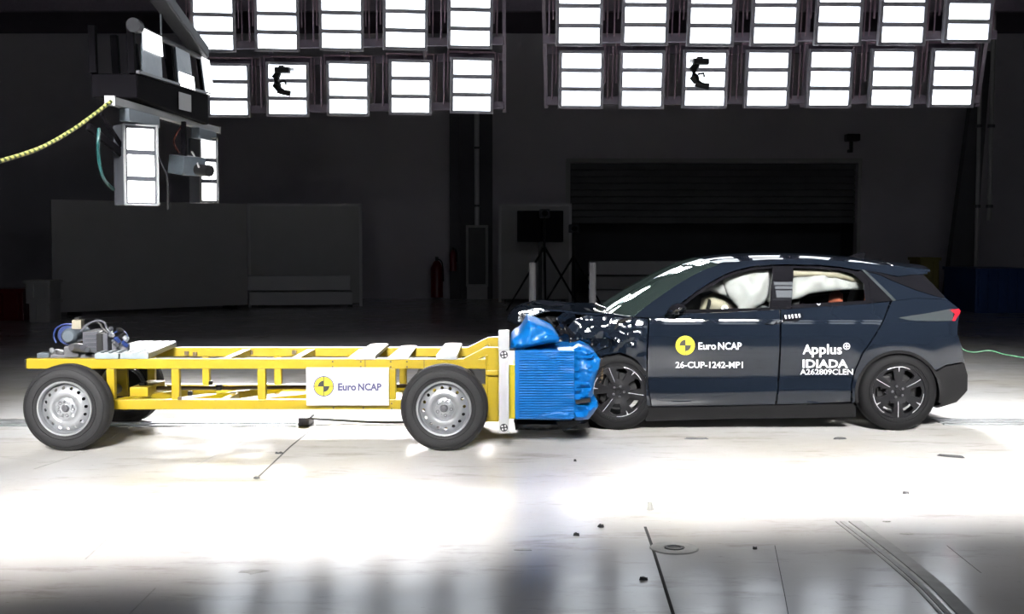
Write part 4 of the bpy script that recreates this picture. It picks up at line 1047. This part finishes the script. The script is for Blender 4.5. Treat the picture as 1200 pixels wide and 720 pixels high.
# torn front edge, grille and lamp remains
def lump(poly, Y, depth, amp, fr, name, m, seed, res=.02):
    return crush(poly, Y, depth, amp, fr, name, m, car, seed, res)
lump([(613, 372), (640, 368), (668, 371), (680, 380), (682, 396), (672, 404), (655, 398), (640, 386), (622, 378)], 10.62, .9, .10, 7, 'engine_bay', 'black', 31, .03)
lump([(608, 369), (613, 367), (618, 377), (616, 388), (611, 392), (612, 382)], 10.5, .5, .05, 14, 'bumper_skin', 'steel_dark', 33)
lump([(650, 386), (660, 378), (668, 386), (676, 394), (690, 404), (694, 410), (684, 410), (672, 407), (658, 400)], 10.42, .2, .06, 12, 'headlamp_remains', 'black_gloss', 34)
lump([(652, 374), (662, 366), (672, 365), (676, 374), (668, 380), (657, 384)], 10.46, .15, .08, 13, 'bent_wing_edge', 'crumple', 35)
lump([(693, 410), (706, 416), (716, 424), (712, 440), (704, 462), (701, 480), (694, 492), (688, 480), (694, 455), (700, 430)], 10.5, .45, .05, 9, 'arch_lining', 'black', 36)
lump([(602, 494), (640, 493), (672, 494), (690, 496), (692, 503), (670, 505), (640, 506), (604, 505.5)], 10.05, .6, .02, 9, 'underbody_shade_fill', 'black', 38, .03)  # black lump for underbody remains, added low to darken bright floor under the barrier
lump([(705, 424), (709, 428), (707, 446), (703, 452)], 10.44, .06, .02, 12, 'tie_rod_bracket', 'brown', 37)
for i, p in enumerate([[(617, 372), (622, 380), (617, 388)], [(640, 372), (647, 380), (643, 390), (652, 396)], [(652, 398), (662, 402), (676, 408)], [(660, 376), (656, 386), (664, 392)]]):
    B().tube(spline([P(x, y, 10.5) for x, y in p], 5), .014, 7).build('bent_strut', ('steel_dark', 'black', 'steel_dark', 'alu')[i], car)
# ---- rear end loft
rear = [(1087, 317.5), (1082, 322), (1094, 334), (1108, 349.5), (1124, 361.5), (1125, 366), (1122.8, 376), (1121.8, 392), (1127.5, 408), (1130, 425)]
re_ = [edge(*p) for p in rear]
def rowsfor(es, b_=.09): return [across(E, .0, b_, 20) for E in es]
rs = rowsfor(re_[1:4], .10); B().shell(rs, (-.02, 0, -.01)).build('rear_screen', 'black_gloss', car)
rs = rowsfor(re_[3:6], .08); B().shell(rs, (-.03, 0, 0)).build('tailgate', 'paint', car)
rs = rowsfor(re_[5:10], .08); B().shell(rs, (-.03, 0, 0)).build('tailgate', 'paint', car)
eb = [edge(*p) for p in [(1130, 426), (1134, 440), (1133.5, 458), (1121, 471.5), (1098, 478.5)]]
B().shell(rowsfor(eb, .07), (-.03, 0, .01)).build('rear_bumper', 'black_plastic', car)
# spoiler
se = [edge(*p) for p in [(1046, 312.2), (1068, 315), (1090, 317.4)]]
rs = [across(E + Vector((0, 0, .008)), .04, .05 if i else .02, 20) for i, E in enumerate(se)]
B().shell(rs, (0, 0, -.022)).build('spoiler', 'paint', car)
# tail lamps: long dark wedge with a red end
side([(1052, 372.5), (1085, 367.5), (1112, 362.5), (1117, 361.8), (1117, 376), (1090, 376.5), (1066, 375.5)], 'tail_lamp', 'tail_dark', off=.004, th=.03, res=.03)
side([(1113, 363.6), (1123.5, 361.8), (1124.4, 366), (1119, 376.3), (1115.5, 376), (1118.5, 368)], 'tail_lamp_lens', 'tail_red', off=.008, th=.03, res=.02)
B().shell(rowsfor([edge(1124.4, 364) + Vector((.01, 0, 0)), edge(1123.5, 370) + Vector((.01, 0, 0))], .08), (-.02, 0, 0)).build('tail_light_bar', 'tail_red', car)
# antenna fin
a = P(1000, 300, YC)
B().slab([(a.x - .12, a.z - .035), (a.x + .10, a.z - .035), (a.x + .12, a.z + .035), (a.x + .05, a.z + .03), (a.x - .03, a.z - .0)], lambda u, v: (u, YC - .018, v), lambda p, u, v: p + Vector((0, .036, 0)), .3, inner=False).build('antenna_fin', 'black_gloss', car, smooth=False, bevel=.008)
# door handle with striped sticker, door mirror
hx = [cs(897, 377), cs(912, 374), cs(930, 372)]
B().slab([cs(896, 379.5), cs(905, 376.8), cs(915, 375), cs(916, 378.2), cs(906, 380.2)], lambda u, v: (u, YC - Wd(u, v) - .018, v), lambda p, u, v: p + Vector((0, .02, 0)), .05).build('door_handle', 'black_gloss', fdo, smooth=False, bevel=.003)
side([(917, 369), (939, 366.5), (941, 370), (936, 376), (924, 378.5), (917, 377)], 'door_handle', 'black_gloss', off=.010, th=.012, far=False, par=rdo, res=.03)
for i in range(5): side([(919 + i * 4, 369.6 - i * .4), (921 + i * 4, 369.3 - i * .4), (922 + i * 4, 373.5 - i * .4), (920 + i * 4, 374 - i * .4)], 'sticker_stripe', 'letter_white', off=.012, th=.002, far=False, par=rdo, res=.1)
mr = lump([(783, 366), (788, 360), (796, 356), (803, 357), (806, 361), (800, 366), (790, 369)], 10.28, .13, .012, 9, 'door_mirror', 'black_gloss', 41, .015)
B().bar(csy(793, 367, 0), P(793, 366, 10.34), .04, .03).build('mirror_arm', 'black', car, smooth=False)
# ---- decals
LT = []
def decal(txt, box, bold=.02, par=fdo, m='letter_white', off=.004): return text_on(txt, box, lambda px, py: csy(px, py, off), bold).build('lettering', m, par, smooth=False)
decal('Euro', (818.5, 401.5, 839, 410)); decal('NCAP', (841.5, 401.5, 869, 410))
decal('26-CUP-1242-MP1', (791.5, 424, 870.5, 431.5), .022)
decal('A', (940.5, 404, 951.5, 415.3), .02, rdo); decal('pp', (951, 407.2, 968, 419), .02, rdo); decal('lus', (969, 403.6, 986.5, 415.4), .02, rdo)
decal('IDIADA', (940.5, 421.6, 993.5, 431.3), .03, rdo)
decal('A262809CLEN', (937.5, 432.6, 999.5, 439.4), .016, rdo)
def dshape(poly, name, m, par, off, hole=None):
    return B().slab(poly, lambda u, v: csy(u, v, off), None, 3, (hole,) if hole else (), inner=False).build(name, m, par, smooth=False)
dshape(circ(992, 406, 4.1, 22), 'plus_ring', 'letter_white', rdo, .004, circ(992, 406, 3.1, 20))
dshape([(989.5, 405.5), (994.5, 405.5), (994.5, 406.5), (989.5, 406.5)], 'plus_bar', 'letter_white', rdo, .005)
dshape([(991.5, 403.5), (992.5, 403.5), (992.5, 408.5), (991.5, 408.5)], 'plus_bar', 'letter_white', rdo, .005)
dshape(circ(803, 405, 11.4, 36), 'target_disc', 'logo_yellow', fdo, .004)
for a0 in (PI, 0): dshape([(803, 405)] + circ(803, 405, 6.6, 10, a0, a0 + PI / 2), 'target_quadrant', 'logo_black', fdo, .006)
for p in ([(791.5, 404.7), (814.5, 404.7), (814.5, 405.3), (791.5, 405.3)], [(802.7, 393.6), (803.3, 393.6), (803.3, 416.4), (802.7, 416.4)]): dshape(p, 'target_crosshair', 'logo_black', fdo, .006)
# ---- wheels
def car_wheel(c, sg, a0, rad=.348):
    ax = Vector((0, -sg, 0)); w_ = car
    prof = [(.235, -.02), (.25, .0), (.28, .006), (.31, .0), (.333, -.02), (rad, -.045), (rad, -.175), (.333, -.2), (.29, -.21), (.24, -.2)]
    t_ = B().lathe(prof, c, ax, 64, True).build('tyre', 'tyre_car', w_)
    B().lathe([(.262, .003), (.266, .010), (.270, .003)], c, ax, 64).build('sidewall_ring', 'tyre_car', t_)
    rim = B().lathe([(.226, -.03), (.236, -.004), (.247, -.002), (.249, -.012), (.24, -.03), (.225, -.05), (.22, -.19)], c, ax, 64).build('rim', 'rim_black', w_)
    pf = [(0, -.03), (.05, -.03), (.09, -.022), (.15, -.012), (.2, -.012), (.235, -.016)]
    def fn(u, v):
        return c + ax * sinterp(pf, math.hypot(u, v)) + Vector((u, 0, v))
    def pol(r_, d): return (r_ * math.cos(R(d)), r_ * math.sin(R(d)))
    hol = []
    for k in range(6):
        b_ = a0 + 60 * k + 30 + (-1) ** k * 0
        hol.append([pol(.105, b_ - 13), pol(.115, b_), pol(.105, b_ + 13), pol(.15, b_ + 15), pol(.195, b_ + 15), pol(.205, b_ + 8), pol(.207, b_), pol(.205, b_ - 8), pol(.195, b_ - 15), pol(.15, b_ - 15)])
    B().slab(circ(0, 0, .236, 60), fn, lambda p, u, v: p - ax * .03, .02, hol).build('spoke_face', 'rim_black', rim)
    for k in range(3):
        # radial silver line
        b_ = a0 + 60 + 120 * k
        e = [pol(.085, b_ - 2), pol(.225, b_ - .8), pol(.225, b_ + .8), pol(.085, b_ + 2)]
        B().slab(e, lambda u, v: fn(u, v) + ax * .004, lambda p, u, v: p - ax * .004, .03).build('silver_line', 'silver_line', rim)
        b_ = a0 + 120 * k
        e = [pol(.226, b_ + d) for d in range(-26, 27, 4)] + [pol(.220, b_ + d) for d in range(26, -27, -4)]
        B().slab(e, lambda u, v: fn(u, v) + ax * .004, lambda p, u, v: p - ax * .004, .03, inner=False).build('silver_arc', 'silver_line', rim)
        e = [pol(.222, b_ - 2), pol(.222, b_ + 2), pol(.182, b_ + .6), pol(.182, b_ - .6)]
        B().slab(e, lambda u, v: fn(u, v) + ax * .004, lambda p, u, v: p - ax * .004, .03, inner=False).build('silver_tick', 'silver_line', rim)
    for k in range(5):
        q = pol(.05, a0 + 72 * k + 15); B().lathe([(0, .012), (.009, .012), (.012, 0)], c + Vector((q[0], 0, q[1])) + ax * -.028, ax, 8).build('wheel_bolt', 'steel_dark', rim)
    B().lathe([(0, .01), (.026, .008), (.03, -.004)], c + ax * -.028, ax, 20).build('hub_cap', 'rim_black', rim)
    B().lathe([(0, -.09), (.17, -.09), (.17, -.11), (0, -.11)], c, ax, 36).build('brake_disc', 'black', rim)
    q = pol(.13, a0 + 55); B().box(c + Vector((q[0], 0, q[1])) - ax * .1, (.09, .09, .12)).build('brake_caliper', 'black', rim, smooth=False, bevel=.01)
YWF = 10.45
cr = P(1053.5, 461.5, YWF); cf = P(725, 463, YWF + .03)
car_wheel(Vector((cr.x, YWF, .347)), 1, 90); car_wheel(Vector((cf.x, YWF + .03, .347)), 1, 52)
car_wheel(Vector((cr.x, 2 * YC - YWF, .347)), -1, 90); car_wheel(Vector((.80, 2 * YC - YWF, .347)), -1, 90)
# wheel houses, floor, inner structure
for c_ in (cr, cf):
    hp = [(.42, .0), (.42, -.35)]
    rows = [[Vector((c_.x + r_ * math.cos(R(a)), YC - .80 + d, .34 + r_ * math.sin(R(a)))) for a in range(-10, 191, 10)] for r_, d in ((.415, 0), (.415, .35), (.05, .36))]
    B().grid(rows).build('wheel_house', 'black', car); 
    rows = [[Vector((q.x, 2 * YC - q.y, q.z)) for q in r_] for r_ in rows]; B().grid(rows).build('wheel_house', 'black', car)
B().bb((1.2, YC - .78, .17), (2.95, YC + .78, .26)).build('floor_pan', 'black', car, smooth=False)
B().bb((2.9, YC - .42, .2), (3.95, YC + .42, .5)).build('boot_floor', 'black', car, smooth=False)
B().bb((.45, YC - .45, .22), (1.3, YC + .45, .55)).build('front_subframe', 'black', car, smooth=False)
B().bb((.35, YC - .35, .5), (1.25, YC + .62, .9)).build('engine_block', 'black', car, smooth=False)
B().bb((1.22, YC - .76, .3), (1.3, YC + .76, .95)).build('firewall', 'black', car, smooth=False)
B().bb((3.0, YC - .75, .5), (3.05, YC + .75, 1.0)).build('rear_bulkhead', 'seat', car, smooth=False)
# dashboard
B().slab([(1.25, .95), (1.5, 1.02), (1.72, 1.0), (1.75, .85), (1.6, .7), (1.3, .7)], lambda u, v: (u, YC - .72, v), lambda p, u, v: p + Vector((0, 1.44, 0)), .3, inner=False).build('dashboard', 'seat', car, smooth=False, bevel=.02)
# seats
def seat(x, y, w_):
    s_ = B(); s_.slab([(x, .32), (x + .5, .30), (x + .56, .42), (x + .74, .98), (x + .66, 1.04), (x + .56, 1.02), (x + .42, .52), (x + .02, .50)], lambda u, v: (u, y - w_ / 2, v), lambda p, u, v: p + Vector((0, w_, 0)), .4, inner=False)
    o = s_.build('seat', 'seat', car, smooth=False, bevel=.03)
    hd = B(); hd.slab([(x + .66, 1.07), (x + .76, 1.07), (x + .80, 1.24), (x + .72, 1.25)], lambda u, v: (u, y - .13, v), lambda p, u, v: p + Vector((0, .26, 0)), .4, inner=False); hd.build('headrest', 'seat', o, smooth=False, bevel=.03)
seat(1.85, YC - .37, .5); seat(1.85, YC + .37, .5); seat(2.65, YC - .38, .6); seat(2.65, YC + .38, .6)
# steering wheel
sc_ = Vector((1.74, YC - .37, .98)); ring = [sc_ + Vector((.07 * math.sin(a) , .18 * math.cos(a), .17 * math.sin(a))) for a in [2 * PI * i / 24 for i in range(25)]]
B().tube(ring, .016, 8, False).build('steering_wheel', 'black', car)
# ---- airbags (inflated cushions)
def cushion(poly, Y, th, name, m, seed, res=.022, amp=.045, fr=8):
    pl = [(P(x, y, Y).x, P(x, y, Y).z) for x, y in poly]
    def prof(u, v):
        e = min(1, segd((u, v), pl) / (th * 1.1)); return math.sqrt(max(0, 1 - (1 - e) ** 2)) * th / 2 * (1 + .5 * noise.noise(Vector((u * fr, v * fr * .6, seed)))) + amp * noise.noise(Vector((u * fr * 2, v * fr, seed + 3))) * e
    return B().slab(pl, lambda u, v: (u, Y - prof(u, v), v), lambda p, u, v: Vector((u, 2 * Y - p.y, v)), res).build(name, m, car, ang=80)
cushion([(846, 322), (862, 318), (884, 315), (901, 316), (904, 330), (903, 345), (896, 355), (884, 362), (868, 367), (862, 358), (852, 346), (848, 335)], 10.72, .12, 'curtain_airbag', 'airbag', 1)
cushion([(806, 348), (822, 336), (840, 328), (856, 330), (864, 345), (862, 355), (848, 347), (832, 341), (818, 345)], 10.76, .09, 'curtain_airbag', 'airbag', 4)
cushion([(820, 366), (822, 350), (836, 343), (852, 348), (864, 360), (868, 368)], 10.92, .24, 'driver_airbag', 'airbag_tan', 2)
cushion([(797, 366), (806, 352), (818, 346), (828, 352), (826, 367)], 11.2, .24, 'passenger_airbag', 'airbag_grey', 9)
cushion([(928, 316), (960, 315), (985, 318), (1003, 323), (1012, 333), (1012, 340), (992, 340), (970, 342), (948, 345), (938, 350), (927, 352)], 10.72, .10, 'curtain_airbag', 'airbag', 3)
cushion([(928, 315.5), (985, 317.5), (1004, 323), (1011, 334), (990, 328), (960, 324), (928, 325)], 10.68, .06, 'airbag_sleeve', 'airbag_tan', 6)
cushion([(970, 356), (972, 344), (980, 339), (988, 344), (988, 355)], 10.95, .16, 'rear_headrest', 'brick_red', 12)
# trailing green wire
o = B().tube(spline([P(1114, 386, 10.75), P(1120, 394, 10.6), P(1128, 409, 10.5), P(1142, 413, 10.5), P(1160, 411, 10.5), P(1180, 416, 10.5), P(1230, 424, 10.5)], 8), .0045, 6).build('trailing_wire', 'cable_green')
tag(o, 'thin green wire trailing from the rear of the car to the right', 'wire')
